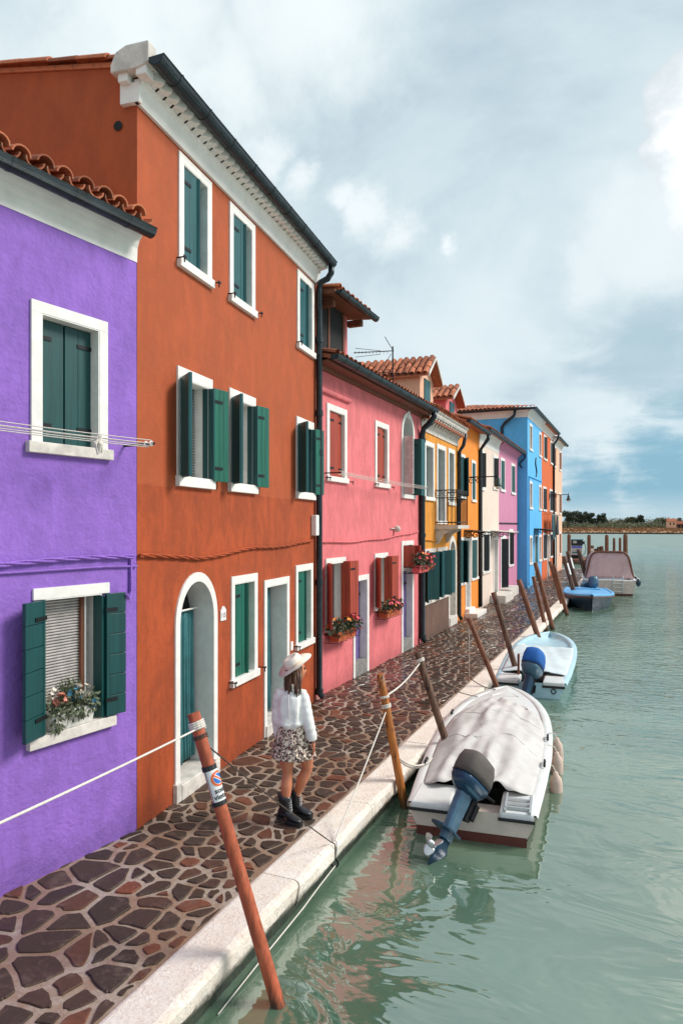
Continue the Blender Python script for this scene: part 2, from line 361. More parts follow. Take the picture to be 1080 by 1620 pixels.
for (i, j), lst in pts.items():
    for p in lst:
        poly = [(p[0] - .8, p[1] - .8), (p[0] + .8, p[1] - .8), (p[0] + .8, p[1] + .8), (p[0] - .8, p[1] + .8)]
        for a in range(-3, 4):
            for c in range(-3, 4):
                for q in pts.get((i + a, j + c), ()):
                    if q is not p: poly = clip(poly, p, q)
        poly = [(min(x, PX1), y) for x, y in poly]
        cx = sum(x for x, y in poly) / len(poly); cy = sum(y for x, y in poly) / len(poly)
        A = abs(sum(poly[k][0] * poly[(k + 1) % len(poly)][1] - poly[(k + 1) % len(poly)][0] * poly[k][1] for k in range(len(poly)))) / 2
        if A < .008 or cy < PY0 + .1: continue
        gap = rs.uniform(.017, .031); s = 1 - 2.1 * gap / math.sqrt(A)
        ring = []
        for k in range(len(poly)):                                      # cut and roughen the corners
            a, c, d = poly[k - 1], poly[k], poly[(k + 1) % len(poly)]
            for t, q in ((.10, a), (.10, d)):
                x, y = c[0] + (q[0] - c[0]) * t, c[1] + (q[1] - c[1]) * t
                jx = noise.noise((x * 13, y * 13, 1)) * .012; jy = noise.noise((x * 13, y * 13, 9)) * .012
                ring.append((cx + (x - cx) * s + jx, cy + (y - cy) * s + jy))
            e = ((c[0] + d[0]) / 2, (c[1] + d[1]) / 2)
            ring.append((cx + (e[0] - cx) * s + noise.noise((e[0] * 9, e[1] * 9, 4)) * .022, cy + (e[1] - cy) * s + noise.noise((e[0] * 9, e[1] * 9, 7)) * .022))
        ring = [(min(x, KI - .012), y) for x, y in ring]
        stones.append((A / max(1.0, (cx * cx + cy * cy)) ** 1.5 * (3.1) if cx > -5.6 else 0, cx, cy, ring, rs.uniform(-.003, .004), rs.uniform(-.012, .012), rs.uniform(-.012, .012)))
stones.sort(key=lambda q: -q[0])
def stone_geo(mb, cx, cy, ring, dz, tx, ty, ox=0, oy=0):
    n = len(ring)
    def z(x, y, k): return dz + (x - cx) * tx + (y - cy) * ty + k
    inner = [(cx + (x - cx) * .93, cy + (y - cy) * .93) for x, y in ring]
    vs = [(x - ox, y - oy, -.03) for x, y in ring] + [(x - ox, y - oy, z(x, y, -.007)) for x, y in ring] + [(x - ox, y - oy, z(x, y, 0)) for x, y in inner]
    fs = [(i, (i + 1) % n, n + (i + 1) % n, n + i) for i in range(n)] + [(n + i, n + (i + 1) % n, 2 * n + (i + 1) % n, 2 * n + i) for i in range(n)] + [tuple(range(2 * n, 3 * n))]
    mb.add(vs, fs)
rest = MB()
for k, (a, cx, cy, ring, dz, tx, ty) in enumerate(stones):
    if k < 298:
        mb = MB(); stone_geo(mb, cx, cy, ring, dz, tx, ty, cx, cy); mb.build('paving_stone', M['pave'], pav, loc=(cx, cy, 0))
    else: stone_geo(rest, cx, cy, ring, dz, tx, ty)
o = rest.build('paving_stones', M['pave'], pav); o['kind'] = 'stuff'
# ------------------------------------------------------------------ houses
def arc_pts(cu, cz, r, a0, a1, n, ry=None):
    ry = ry or r
    return [(cu + r * math.cos(math.radians(a0 + (a1 - a0) * i / n)), cz + ry * math.sin(math.radians(a0 + (a1 - a0) * i / n))) for i in range(n + 1)]
# one barrel tile, shared by every roof: length along +Y, arch over X
def tile_mesh():
    mb = MB(); n = 7; R0, R1 = .092, .074; L = .44; th = .016; rings = []
    for yy, r in ((0, R0), (L, R1)):
        outer = [(r * math.cos(math.pi * k / n), yy, r * .85 * math.sin(math.pi * k / n)) for k in range(n + 1)]
        inner = [((r - th) * math.cos(math.pi * k / n), yy, (r - th) * .85 * math.sin(math.pi * k / n)) for k in reversed(range(n + 1))]
        rings.append(outer + inner)
    mb.loft(rings); me = bpy.data.meshes.new('roof_tile'); me.from_pydata(mb.v, [], mb.f); me.materials.append(M['tile']); return me
TILE = tile_mesh()
def put_tile(parent, c, ax, ay, az, flip=False, name='roof_tile', sc=1.0):
    o = bpy.data.objects.new(name, TILE); COL.objects.link(o); o.parent = parent
    ax, ay, az = Vector(ax).normalized(), Vector(ay).normalized(), Vector(az).normalized()
    if flip: ax, az = -ax, -az
    j = rnd(-.06, .06); ax2 = (ax + ay * j).normalized(); ay2 = (ay - ax * j).normalized()
    m = Matrix((ax2 * sc, ay2 * sc, az * sc)).transposed().to_4x4(); m.translation = Vector(c) + az * (rnd(0, .012)) + ay * rnd(-.02, .02)
    o.matrix_local = m; return o
def tiled(parent, c0, du, dv, nrm, width, length, near=True, pan_rows=1, name='roof_tile'):
    """courses of barrel tiles climbing dv from the eave point c0"""
    du, dv, nrm = Vector(du).normalized(), Vector(dv).normalized(), Vector(nrm).normalized()
    nc = int(width / .205); nr = int(length / .34); mb = MB()
    for i in range(nc):
        for j in range(nr):
            c = Vector(c0) + du * ((i + .5) * width / nc) + dv * (j * .34)
            for kind in (0, 1):
                if kind == 1 and j >= pan_rows: continue
                q = c + (du * (.5 * width / nc) + nrm * .035 if kind else nrm * .02)
                if near: put_tile(parent, q + nrm * (.012 * (nr - j) / nr), du, dv, nrm, kind == 1, name)
                else:
                    n = 5; s = -1 if kind else 1; j_ = rnd(-.02, .02); w = []
                    for r, t in ((.092, 0), (.078, .42)):
                        w.append([q + du * (r * math.cos(math.pi * k / n) + j_ * t) + nrm * (s * r * .85 * math.sin(math.pi * k / n) + .012 * (1 - t / .42)) + dv * t for k in range(n + 1)])
                    mb.loft(w, False)
    if not near:
        o = mb.build(name + 's', M['tile'], parent); o['kind'] = 'stuff'
class House:
    def __init__(s, name, label, P0, P1, h, depth, wall, ulo=0.0, pitch=.28, group='painted canal houses', cat='house'):
        P0, P1 = Vector(P0), Vector(P1); d = P1 - P0; s.L = d.length; s.u = Vector((d.x / s.L, d.y / s.L, 0)); s.n = Vector((s.u.y, -s.u.x, 0))
        s.P0 = Vector((P0.x, P0.y, 0)); s.h, s.depth, s.wallm, s.ulo, s.pitch = h, depth, wall, ulo, pitch
        s.root = empty(name, s.P0, math.atan2(s.u.y, s.u.x), label, cat, group); s.holes = []; s.extra = MB(); s.uhi = s.L
    def uz(s, x, y, off=0.0):
        r = ray(x, y); o = s.P0 + s.n * off; t = (o - EYE).dot(s.n) / r.dot(s.n); p = EYE + r * t
        return (p - o).dot(s.u), p.z
    def world(s, u, y, z): return s.P0 + s.u * u - s.n * y + Vector((0, 0, z))
    # ---- openings
    def hole(s, u0, u1, z0, z1): s.holes.append((u0, u1, z0, z1))
    def opening(s, u0, u1, z0, z1, fw=.1, top=.1, sill=.1, sx=.04, rev=.2, mat='white', sillmat=None, name='window', back='glass', arch=False, sides=True, bars=True):
        """u0..u1, z0..z1 outline of the surround; returns the window part and the clear opening"""
        a0, a1, b0, b1 = u0 + fw, u1 - fw, z0 + sill, z1 - top
        mb = MB()
        if arch:
            r = (a1 - a0) / 2; R = r + fw; cu = (a0 + a1) / 2; ry = r * arch; cz = b1 - ry; RY = ry + top; n = 18
            s.hole(a0, a1, b0, b1)
            inn = arc_pts(cu, cz, r, 180, 0, n, ry)
            out = arc_pts(cu, cz, R, 180, 0, n, RY)
            for k in range(n):                                       # spandrel of wall left by the square hole
                p, q = inn[k], inn[k + 1]
                s.extra.add([(p[0], 0, p[1]), (q[0], 0, q[1]), (q[0], 0, b1), (p[0], 0, b1)], [(0, 1, 2, 3)])
            path_i = [(a0, b0)] + inn + [(a1, b0)]; path_o = [(u0, b0)] + out + [(u1, b0)]
            rings = []
            for (iu, iz), (ou, oz) in zip(path_i, path_o):
                rings.append([(ou, .01, oz), (ou, -.022, oz), (iu, -.022, iz), (iu, rev, iz)])
            mb.loft(rings, False)
        else:
            s.hole(a0, a1, b0, b1); p = -.022
            mb.box(u0, u1, p, .01, b1, z1)
            if sides:
                mb.box(u0, a0, p, .01, b0, b1 - .001); mb.box(a1, u1, p, .01, b0, b1 - .001)
            l = .012
            mb.box(a0 - .001, a0 + l, p + .004, rev, b0, b1); mb.box(a1 - l, a1 + .001, p + .004, rev, b0, b1); mb.box(a0 + l, a1 - l, p + .004, rev, b1 - l, b1 + .001)
        w = mb.build(name, M[mat], s.root)
        if sill:
            MB().box(u0 - sx, u1 + sx, -.055, rev, z0, z0 + sill).build('sill', M[sillmat or mat], w, bevel=.006)
        if back:
            g = MB()
            if arch: g.add([(a0, rev - .02, b0), (a1, rev - .02, b0)] + [(q[0], rev - .02, q[1]) for q in reversed(inn)], [tuple(range(2 + len(inn)))])
            else: g.box(a0, a1, rev - .02, rev, b0, b1)
            g.build('pane' if back == 'glass' else 'shade_panel', M[back], w)  # without glass, a dark sheet stands in for the shaded inside
            if back == 'glass' and bars and not arch:
                f = MB(); t = .045; y0, y1 = rev - .05, rev - .021; mc = (a0 + a1) / 2
                for q in ((a0 + .012, a0 + t, b0, b1), (a1 - t, a1 - .012, b0, b1), (mc - t * .6, mc + t * .6, b0, b1)): f.box(q[0], q[1], y0, y1, q[2], q[3])
                f.box(a0 + t, a1 - t, y0 + .002, y1 - .002, b0, b0 + t); f.box(a0 + t, a1 - t, y0 + .002, y1 - .002, b1 - t, b1 - .013); f.build('sash', M['white'], w)
        return w, (a0, a1, b0, b1)
    def shutter(s, hu, hy, w, ang, z0, z1, mat='green', planks=3, horiz=0, hinge=True, pieces=True, battens=True):
        """a leaf hung at (hu, hy); ang 0 = along +u, 90 = straight out of the wall, 180 = along -u"""
        a = math.radians(ang); d = Vector((math.cos(a), -math.sin(a), 0)); nn = Vector((d.y, -d.x, 0)); t = .017
        if nn.y > 0 or (abs(nn.y) < 1e-6 and nn.x > 0): nn = -nn
        c = Vector((hu, hy, 0)); lo = MB(); g = .004
        def pl(mb, x0, x1, zz0, zz1, tt=t, off=0.0): mb.obox(c + d * ((x0 + x1) / 2) + nn * off + Vector((0, 0, (zz0 + zz1) / 2)), d * ((x1 - x0) / 2), nn * tt, (0, 0, (zz1 - zz0) / 2))
        if horiz:
            pl(lo, .004, .035, z0, z1, t + .001); root = lo.build('shutter', M[mat], s.root)
            for k in range(horiz):
                e = MB(); pl(e, .036, w, z0 + (z1 - z0) * k / horiz + g, z0 + (z1 - z0) * (k + 1) / horiz - g, t, rnd(-.001, .001))
                e.build('board', M[mat], root, bevel=.003)
            bk = MB(); pl(bk, .036, w - .01, z0 + .01, z1 - .01, .006); bk.build('board_backing', M['white' if pieces == 'pale' else mat], root)
        elif pieces:
            pl(lo, .006, w - .006, z0 + .01, z1 - .01, .006, -t - .005); root = lo.build('shutter', M[mat], s.root)
            for k in range(planks):
                e = MB(); pl(e, w * k / planks + g * .4, w * (k + 1) / planks - g * .4, z0, z1, t, rnd(-.0015, .0015)); e.build('plank', M[mat], root, bevel=.003)
        else:
            for k in range(planks): pl(lo, w * k / planks + g * .5, w * (k + 1) / planks - g * .5, z0, z1)
            root = lo.build('shutter', M[mat], s.root)
        if hinge:
            e = MB()
            for zz in (z0 + .16, z1 - .16): pl(e, -.01, w * .55, zz - .018, zz + .018, .004, t + .004)
            e.each('hinge', M['iron'], root)
        return root
    def hook(s, u, z, parent):
        mb = MB(); mb.tube([(u, .01, z), (u, -.1, z)], .009, 5); mb.tube([(u, -.095, z), (u, -.1, z - .06)], .009, 5); mb.box(u - .03, u + .03, -.11, -.098, z - .012, z + .012)
        mb.build('shutter_stay', M['iron'], parent)
    # ---- wall shell, roof, eaves
    def finish(s, ub=None, side_lo=True, side_hi=True, roof=True, over=.3, eave_t=.07, wall_mat=None):
        us = sorted({s.ulo, s.uhi} | {q for h in s.holes for q in h[:2]}); zs = sorted({-.05, s.h} | {q for h in s.holes for q in h[2:]})
        mb = MB()
        for i in range(len(us) - 1):
            for j in range(len(zs) - 1):
                cu, cz = (us[i] + us[i + 1]) / 2, (zs[j] + zs[j + 1]) / 2
                if any(h[0] < cu < h[1] and h[2] < cz < h[3] for h in s.holes): continue
                mb.add([(us[i], 0, zs[j]), (us[i + 1], 0, zs[j]), (us[i + 1], 0, zs[j + 1]), (us[i], 0, zs[j + 1])], [(0, 1, 2, 3)])
        mb.add(s.extra.v, s.extra.f); hd = s.depth / 2; hr = s.h + s.pitch * hd
        for uu in (s.ulo, s.uhi): mb.add([(uu, 0, -.05), (uu, s.depth, -.05), (uu, s.depth, s.h), (uu, hd, hr), (uu, 0, s.h)], [(0, 1, 2, 3, 4)])
        mb.add([(s.ulo, s.depth, -.05), (s.uhi, s.depth, -.05), (s.uhi, s.depth, s.h), (s.ulo, s.depth, s.h)], [(0, 1, 2, 3)])
        mb.add([(s.ulo, .6, -.05), (s.uhi, .6, -.05), (s.uhi, .6, s.h), (s.ulo, .6, s.h)], [(0, 1, 2, 3)])
        # weld so the shell shades as one sheet
        o = mb.build('wall', s.wallm, s.root); bm = bmesh.new(); bm.from_mesh(o.data); bmesh.ops.remove_doubles(bm, verts=bm.verts, dist=.0005); bm.to_mesh(o.data); bm.free()
        s.wall = o
        if roof:
            r = MB(); p = s.pitch; e0, e1 = s.ulo - .02, s.uhi + .02
            sec = [(-over, s.h - p * over + .005), (hd, hr + .005), (s.depth + over, s.h - p * over + .005)]
            rings = [[(uu, yy, zz) for yy, zz in sec] + [(uu, yy, zz + eave_t) for yy, zz in reversed(sec)] for uu in (e0, e1)]
            s.roof = r.loft(rings).build('roof', M['tile'], s.root)
        return s
    def gutter(s, u0, u1, y, z, r=.08, mat='gut', seams=True):
        mb = MB(); n = 8
        sec = [(y + r * math.cos(math.pi + math.pi * k / n), z + r * math.sin(math.pi + math.pi * k / n)) for k in range(n + 1)]
        sec = [(sec[0][0] - .012, sec[0][1] + .012)] + sec
        inn = [(y + (yy - y) * .9, z + (zz - z) * .9 + .002) for yy, zz in reversed(sec)]
        mb.loft([[(uu, a, b_) for a, b_ in sec + inn] for uu in (u0, u1)])
        o = mb.build('gutter', M[mat], s.root, smooth=False)
        if seams:
            q = MB(); k = u0 + .35
            while k < u1:
                q.loft([[(uu, y + (a - y) * 1.06, z + (b_ - z) * 1.06) for a, b_ in sec] for uu in (k, k + .03)], False); k += .62
            q.each('gutter_joint', M[mat], o)
        for uu in (u0, u1):
            MB().add([(uu, a, b_) for a, b_ in sec], [tuple(range(len(sec)))]).build('gutter_end', M[mat], o)
        return o
    def pipe(s, pts, r=.055, mat='gut', collars=()):
        o = MB().tube(pts, r, 10).build('downpipe', M[mat], s.root, smooth=True); c = MB()
        for u, y, z in collars: c.tube([(u, y, z - .05), (u, y, z + .05)], r * 1.25, 10)
        if collars: c.each('pipe_collar', M[mat], o)
        return o
    def part(s, name, mb, mat, parent=None, **k): return mb.build(name, M[mat] if isinstance(mat, str) else mat, parent or s.root, **k)
    def cable(s, pts, mat, r=.02):
        mb = MB()
        for j in range(3):
            P = []
            for i in range(len(pts) - 1):
                for t in range(8):
                    f = t / 8; u = pts[i][0] + (pts[i + 1][0] - pts[i][0]) * f; z = pts[i][1] + (pts[i + 1][1] - pts[i][1]) * f
                    ph = u * 9 + j * 2.1; P.append((u, -.028 + .012 * math.cos(ph), z + .014 * math.sin(ph) + .01 * math.sin(u * 3.1)))
            mb.tube(P, r * .55, 5)
        return mb.build('wall_cable', mat, s.root)
    def curtain(s, a0, a1, y, z0, z1, mat='curtain', parent=None, waves=6):
        def fn(i, j): 
            u = a0 + (a1 - a0) * i; k = .25 + .75 * (1 - j)
            return (u, y - .035 * k * math.sin(i * waves * 2 * math.pi + .8 * math.sin(j * 4)) - .01 * math.sin(i * 17), z0 + (z1 - z0) * j + .012 * math.sin(i * waves * 6.28) * (1 - j))
        return MB().grid(fn, waves * 8, 10).build('curtain', M[mat], parent or s.root, smooth=True, solid=.006)

# ---------- purple house
A = House('purple_house', 'rough purple plaster house with white cove under tiled eave', (-4.91, 4.23), (-4.712, 5.71), 6.1, 7.0, M['purple'], ulo=-6.0, pitch=.2)
w, (a0, a1, b0, b1) = A.opening(.28, 1.11, 3.74, 5.08, .10, .10, .10, .045, .17, sillmat='stone', back='dark')
sw = (a1 - a0) / 2
A.shutter(a0 + .014, .105, sw - .02, 0, b0 + .012, b1 - .02, 'green', 1, hinge=True); A.shutter(a1 - .014, .105, sw - .02, 180, b0 + .012, b1 - .02, 'green', 2, hinge=True)
w, (a0, a1, b0, b1) = A.opening(.30, 1.13, 1.15, 2.55, .09, .10, .10, .06, .2, sillmat='stone', back='dark', sides=False)
bl = MB(); k = b0 + .02
while k < b1: bl.obox(((a0 + a1) / 2 - .06, .15, k), ((a1 - a0) / 2 - .08, 0, 0), (0, .014, .006), (0, -.0015, .004)); k += .027
bl.build('blind', M['slat'], w)['kind'] = 'stuff'; MB().box(a0 + .01, a1 - .01, .165, .172, b0, b1).build('blind_backing', M['slat'], w)
MB().box(a1 - .14, a1 - .105, .11, .16, b0, b1).build('sash_post', M['wood'], w); MB().box(a1 - .104, a1 - .09, .10, .13, b0, b1).build('curtain_rail', M['white'], w)
A.shutter(a0 - .005, -.045, .30, 157, b0 + .01, b1 + .0, 'green', horiz=6); A.shutter(a1 + .02, -.045, .22, 6, b0 + .01, b1 + .0, 'green', horiz=6)
A.shutter(a1 - .02, .07, .11, 80, b0 + .01, b1 - .02, 'green', 1, hinge=False)
A.finish(over=.12)
A.part('cove', MB().loft([[(uu, 0, 5.79), (uu, -.006, 5.79), (uu, -.012, 5.93), (uu, -.04, 6.0), (uu, -.085, 6.05), (uu, -.128, 6.065), (uu, -.128, 6.13), (uu, 0, 6.13)] for uu in (-6, 1.495)]), 'frieze')
A.gutter(-6, 1.50, -.205, 6.07, .076)
tiled(A.roof, (-4.0 + .0, -.21, 6.15), (1, 0, 0), (0, 1, .2), (0, -.2, 1), 5.42, 1.1, True, 1)
A.cable([(-6, 2.84), (-.4, 2.77), (.3, 2.78), (1.0, 2.8), (1.49, 2.80)], M['purple'])
A.part('wall_pipe', MB().tube([(-6, -.02, 2.70), (1.1, -.02, 2.705), (1.48, -.02, 2.69)], .011, 6).tube([(1.40, -.02, 2.76), (1.40, -.02, 2.44), (1.36, -.05, 2.38), (1.31, -.09, 2.38), (1.27, -.1, 2.43)], .016, 6), 'purple')

# ---------- orange house
B = House('orange_house', 'three storey rust orange house with green shutters and arched doorway', (-4.71, 5.715), (-5.29, 11.23), 7.785, 7.0, M['orange'], pitch=.15)
for u0, u1 in ((.80, 1.58), (2.08, 2.88), (4.57, 5.39)):
    w, (a0, a1, b0, b1) = B.opening(u0, u1, 6.04, 7.35, .10, .10, .10, .02, .2, back='dark'); hw = (a1 - a0) / 2
    B.shutter(a0 + .015, .02, hw + .02, 2, b0 + .01, b1 - .02, 'greenl', 4); B.shutter(a1 - .02, .11, hw * .9, 149, b0 + .01, b1 - .02, 'greenl', 3)
    B.hook(u0 - .02, 6.13, w); B.hook(u1 + .04, 6.12, w)
for u0, u1 in ((.77, 1.60), (2.07, 2.90), (4.53, 5.38)):
    w, (a0, a1, b0, b1) = B.opening(u0, u1, 3.55, 4.91, .10, .12, .12, .02, .2, back='dark')
    if u0 < 4:
        bl = MB(); k = b0 + .02
        while k < b1: bl.obox(((a0 + a1) / 2, .17, k), ((a1 - a0) / 2 - .02, 0, 0), (0, .012, .006), (0, -.0015, .004)); k += .034
        bl.build('blind', M['slat'], w)['kind'] = 'stuff'
    B.shutter(a0 - .02, -.035, .30, 133, b0 - .02, b1 + .005, 'greenl', 3); B.shutter(a1 - .005, .06, .15, 84, b0 + .0, b1 - .01, 'green', 2, hinge=False)  # lighter leaf, darker reveal panel: sky sheen and shade painted into the greens
    B.shutter(a1 + .04, -.06, .28, 12, b0 - .02, b1 + .005, 'greeng', 3)
w, (a0, a1, b0, b1) = B.opening(.72, 1.73, 0, 2.55, .10, .11, .0, 0, .33, arch=1.15, back='dark', name='arched_doorway')
MB().box(.80, 1.70, -.06, .33, -.01, .17).build('door_step', M['stone'], w, bevel=.01); MB().box(.70, .83, -.05, .02, -.01, .20).box(1.62, 1.75, -.05, .02, -.01, .20).each('plinth', M['stone'], w, bevel=.006)
B.curtain(a0 + .03, a0 + .42, .21, .24, 2.08, parent=w); B.curtain(a0 + .40, a1 - .02, .25, .24, 2.08, parent=w)
MB().tube([(a0, .20, 2.08), (a1, .20, 2.08)], .012, 6).build('curtain_rail', M['white'], w)
for u0, u1, z0, z1, kk in ((2.13, 2.96, .97, 2.43, 0), (4.50, 5.33, 1.05, 2.45, 1)):
    w, (a0, a1, b0, b1) = B.opening(u0, u1, z0, z1, .09, .10, .10, .02, .22, back='dark'); hw = (a1 - a0) / 2
    B.shutter(a0 + .015, .03, hw + .02, 2, b0 + .005, b1 - .015, 'greeng', 4); B.shutter(a1 - .02, .12, hw * .85, 152 if kk else 149, b0 + .005, b1 - .015, 'greeng', 3)
    B.hook(u0 - .05, z0 + .08, w); B.hook(u1 + .08, z0 + .10, w)
w, (a0, a1, b0, b1) = B.opening(3.21, 4.20, 0, 2.30, .09, .10, 0, 0, .36, back='dark', name='doorway')
MB().box(3.24, 4.17, -.05, .36, -.01, .16).build('door_step', M['stone'], w, bevel=.01); B.curtain(a0 + .02, a1 - .04, .25, .22, b1 - .03, parent=w)
B.finish(over=.28, eave_t=.05)
fz = MB(); prof = [(0, 7.40), (-.035, 7.40), (-.05, 7.45), (-.075, 7.58), (-.10, 7.60), (-.10, 7.63), (0, 7.63)]
fz.loft([[(uu, yy, zz) for yy, zz in prof] for uu in (-.05, 5.53)]); 
fz.box(-.06, -.002, -.06, .16, 7.40, 7.60)
cor = B.part('cornice', fz, 'frieze')
k = .02
while k < 5.45:
    MB().obox((k + .07, -.13, 7.672), (.058, -.05, 0), (.045, .075, 0), (0, 0, .045)).build('dentil', M['frieze'], cor); k += .148
B.part('soffit', MB().box(-.02, 5.53, -.275, -.002, 7.718, 7.738), 'frieze')
cs = MB(); cs.loft([[(uu, yy, zz) for yy, zz in [(.20, 7.66), (.20, 7.74), (.14, 7.86), (.02, 7.91), (-.24, 7.91), (-.24, 7.70), (-.1, 7.66)]] for uu in (-.17, -.022)])
B.part('corner_stone', cs, 'stone', bevel=.012); MB().box(-.15, -.01, -.20, -.08, 7.60, 7.69).box(-.13, -.01, .03, .14, 7.58, 7.67).each('corner_bracket', M['frieze'], B.root, bevel=.008)
B.gutter(-.16, 5.52, -.31, 7.74, .088)
B.pipe([(5.46, -.31, 7.66), (5.46, -.31, 7.55), (5.47, -.24, 7.46), (5.50, -.10, 7.42), (5.50, -.075, 7.30), (5.50, -.075, 4.0), (5.50, -.075, 2.0), (5.50, -.075, .12), (5.52, -.14, .06)], .055, collars=[(5.50, -.075, z) for z in (6.4, 5.1, 4.4, 2.1, .16)])
kk = 0.0
while kk < 3.4:                                                            # verge tiles along the gable
    put_tile(B.roof, (-.01, -.05 + kk, 7.84 + .15 * (kk - .05)), (1, 0, 0), (0, 1, .15), (0, -.15, 1)); kk += .36
B.cable([(.0, 2.80), (.5, 2.76), (1.22, 2.72), (1.9, 2.74), (2.84, 2.79), (4.2, 2.79), (5.40, 2.85)], M['orange'])
B.part('meter_box', MB().box(5.27, 5.43, -.10, 0, 2.93, 3.29), 'white', bevel=.015); B.part('doorbell', MB().box(4.27, 4.37, -.02, 0, 1.09, 1.23), 'white', bevel=.005)
B.part('vent_hole', MB().lathe([(.045, 0), (.05, .01), (.05, .012), (.03, .013)], 12), 'dark').matrix_local = Matrix.Translation((-.003, .22, 7.22)) @ Matrix.Rotation(math.radians(-90), 4, 'Y')

# ---------- pink house
C = House('pink_house', 'pink plaster house with red brown shutters and lilac doors', (-5.36, 11.26), (-5.31, 17.78), 6.15, 7.0, M['pink'], pitch=.25)
C.off = .28
def c_(u): return u + .28
for u0, u1, z0, z1 in ((.27, 1.22, 3.94, 5.40), (2.80, 3.69, 3.96, 5.43)):
    w, (a0, a1, b0, b1) = C.opening(c_(u0), c_(u1), z0, z1, .11, .11, .10, .03, .2, back='dark'); hw = (a1 - a0) / 2
    C.shutter(a0 + .014, .03, hw * 1.2, 0, b0 + .005, b1 - .015, 'brown', 2); C.shutter(a1 - .02, .07, hw * .76, 176, b0 + .005, b1 - .015, 'brown', 2)
    C.hook(c_(u0) - .03, z0 + .06, w); C.hook(c_(u1) + .1, z0 + .04, w)
C.part('hood_mould', MB().tube([(.0, -.02, 5.60), (c_(1.35), -.02, 5.60)], .05, 8), M['pink'])
w, (a0, a1, b0, b1) = C.opening(c_(4.61), c_(5.63), 3.78, 5.93, .11, .12, .10, .02, .25, arch=1.0, back='glass')
MB().box(c_(5.05), c_(5.19), -.045, 0, 5.78, 6.02).build('keystone', M['white'], w, bevel=.01)
C.shutter(a1 - .02, -.02, .20, 80, b0, 5.32, 'green', 2); C.shutter(a1 + .06, -.2, .25, 5, b0, 5.32, 'greenl', 2, hinge=False); C.shutter(a0 + .02, .04, .33, 96, b0, 5.3, 'slat', 2)
for u0, u1, z0, z1 in ((.22, 1.16, 1.12, 2.49), (2.77, 3.62, 1.23, 2.49)):
    w, (a0, a1, b0, b1) = C.opening(c_(u0), c_(u1), z0, z1, .10, .10, .09, .02, .2, back='glass')
    C.shutter(a0 - .02, -.035, .32, 145, b0 - .01, b1 + .02, 'brown', 3); C.shutter(a1 - .03, .03, .19, 78, b0 - .01, b1 + .02, 'brown', 2, hinge=False); C.shutter(a1 + .03, -.13, .30, 10, b0 - .01, b1 + .02, 'brown', 3)
for u0, u1, z1, kk in ((1.55, 2.42, 2.07, 0), (4.61, 5.56, 2.73, 1)):
    w, (a0, a1, b0, b1) = C.opening(c_(u0), c_(u1), 0, z1, .10, .10, 0, 0, .22, back=None, name='doorway')
    MB().box(a0, a1, -.01, .22, -.01, .28).build('door_step', M['grey'], w, bevel=.008)
    n = 5; d = MB().box(a0, a1, .165, .19, .28, b1).build('door', M['lilac'], C.root)
    for k in range(n): MB().box(a0 + (a1 - a0) * k / n + .003, a0 + (a1 - a0) * (k + 1) / n - .003, .15 + rnd(-.001, .001), .164, .285, (1.95 if kk else b1 - .01)).build('plank', M['lilac'], d)
    MB().box(a1 - .3, a1 - .02, .135, .15, 1.62, 1.67).build('hinge', M['iron'], d)
    if kk: MB().box(a0, a1, .10, .15, 1.97, 2.06).build('transom', M['white'], w); C.shutter(a0 + .02, .06, .36, 60, 2.08, b1 - .02, 'brown', 3, hinge=False); C.shutter(a1 - .02, .06, .36, 110, 2.08, b1 - .02, 'brown', 3, hinge=False)
C.finish(over=.34)
C.gutter(0, 6.5, -.40, 6.14, .10); C.part('eave_board', MB().box(0, 6.5, -.30, -.005, 6.03, 6.06).box(0, 6.5, -.06, -.004, 5.96, 6.03), 'wood')
tiled(C.roof, (.0, -.42, 6.14), (1, 0, 0), (0, 1, .25), (0, -.25, 1), 6.5, .75, False)
C.pipe([(6.38, -.40, 6.08), (6.38, -.40, 5.95), (6.38, -.30, 5.80), (6.38, -.12, 5.66), (6.38, -.08, 5.5), (6.38, -.08, .15), (6.42, -.16, .06)], .075, collars=[(6.38, -.08, z) for z in (5.35, 2.85, .2)])
C.cable([(.02, 2.80), (2, 2.78), (4, 2.83), (6.5, 2.97)], M['pink']); C.cable([(.02, 2.66), (.1, 2.4)], M['pink'])
C.part('wall_lamp', MB().ball((c_(4.1), -.07, 3.03), (.07, .09, .08)).tube([(c_(3.8), -.02, 3.04), (c_(4.1), -.04, 3.04)], .015, 6), 'stone')
# dormer on the pink roof, flush with the eave
dm = MB(); u0, u1 = .1, 1.55
C.part('dormer', MB().box(u0, u1 - .28, .02, 2.6, 6.2, 7.28).box(u1 - .279, u1, .0, 2.6, 6.2, 7.28), M['pink'])
dd = C.part('dormer_window', MB().box(u0 - .05, u1 - .3, -.03, .01, 6.3, 7.25), 'dark'); MB().box(u1 - .32, u1 - .22, -.05, .0, 6.25, 7.25).box(.55, .61, -.05, -.031, 6.3, 7.25).box(u0 - .05, u1 - .25, -.06, .0, 6.2, 6.31).build('timber', M['wood'], dd)
dr = C.part('dormer_roof', MB().loft([[(uu, -.42, 7.22), (uu, 2.6, 7.5), (uu, 2.6, 7.58), (uu, -.42, 7.3)] for uu in (u0 - .1, u1 + .2)]), 'wood'); tiled(dr, (u0 - .1, -.46, 7.30), (1, 0, 0), (0, 1, .1), (0, -.1, 1), 1.7, 1.0, True)
C.gutter(u0 - .1, u1 + .3, -.5, 7.26, .07); C.part('rafter_end', MB().box(u1 - .0, u1 + .1, -.3, 0, 7.07, 7.19).box(.2, .3, -.3, 0, 7.07, 7.19), 'wood')
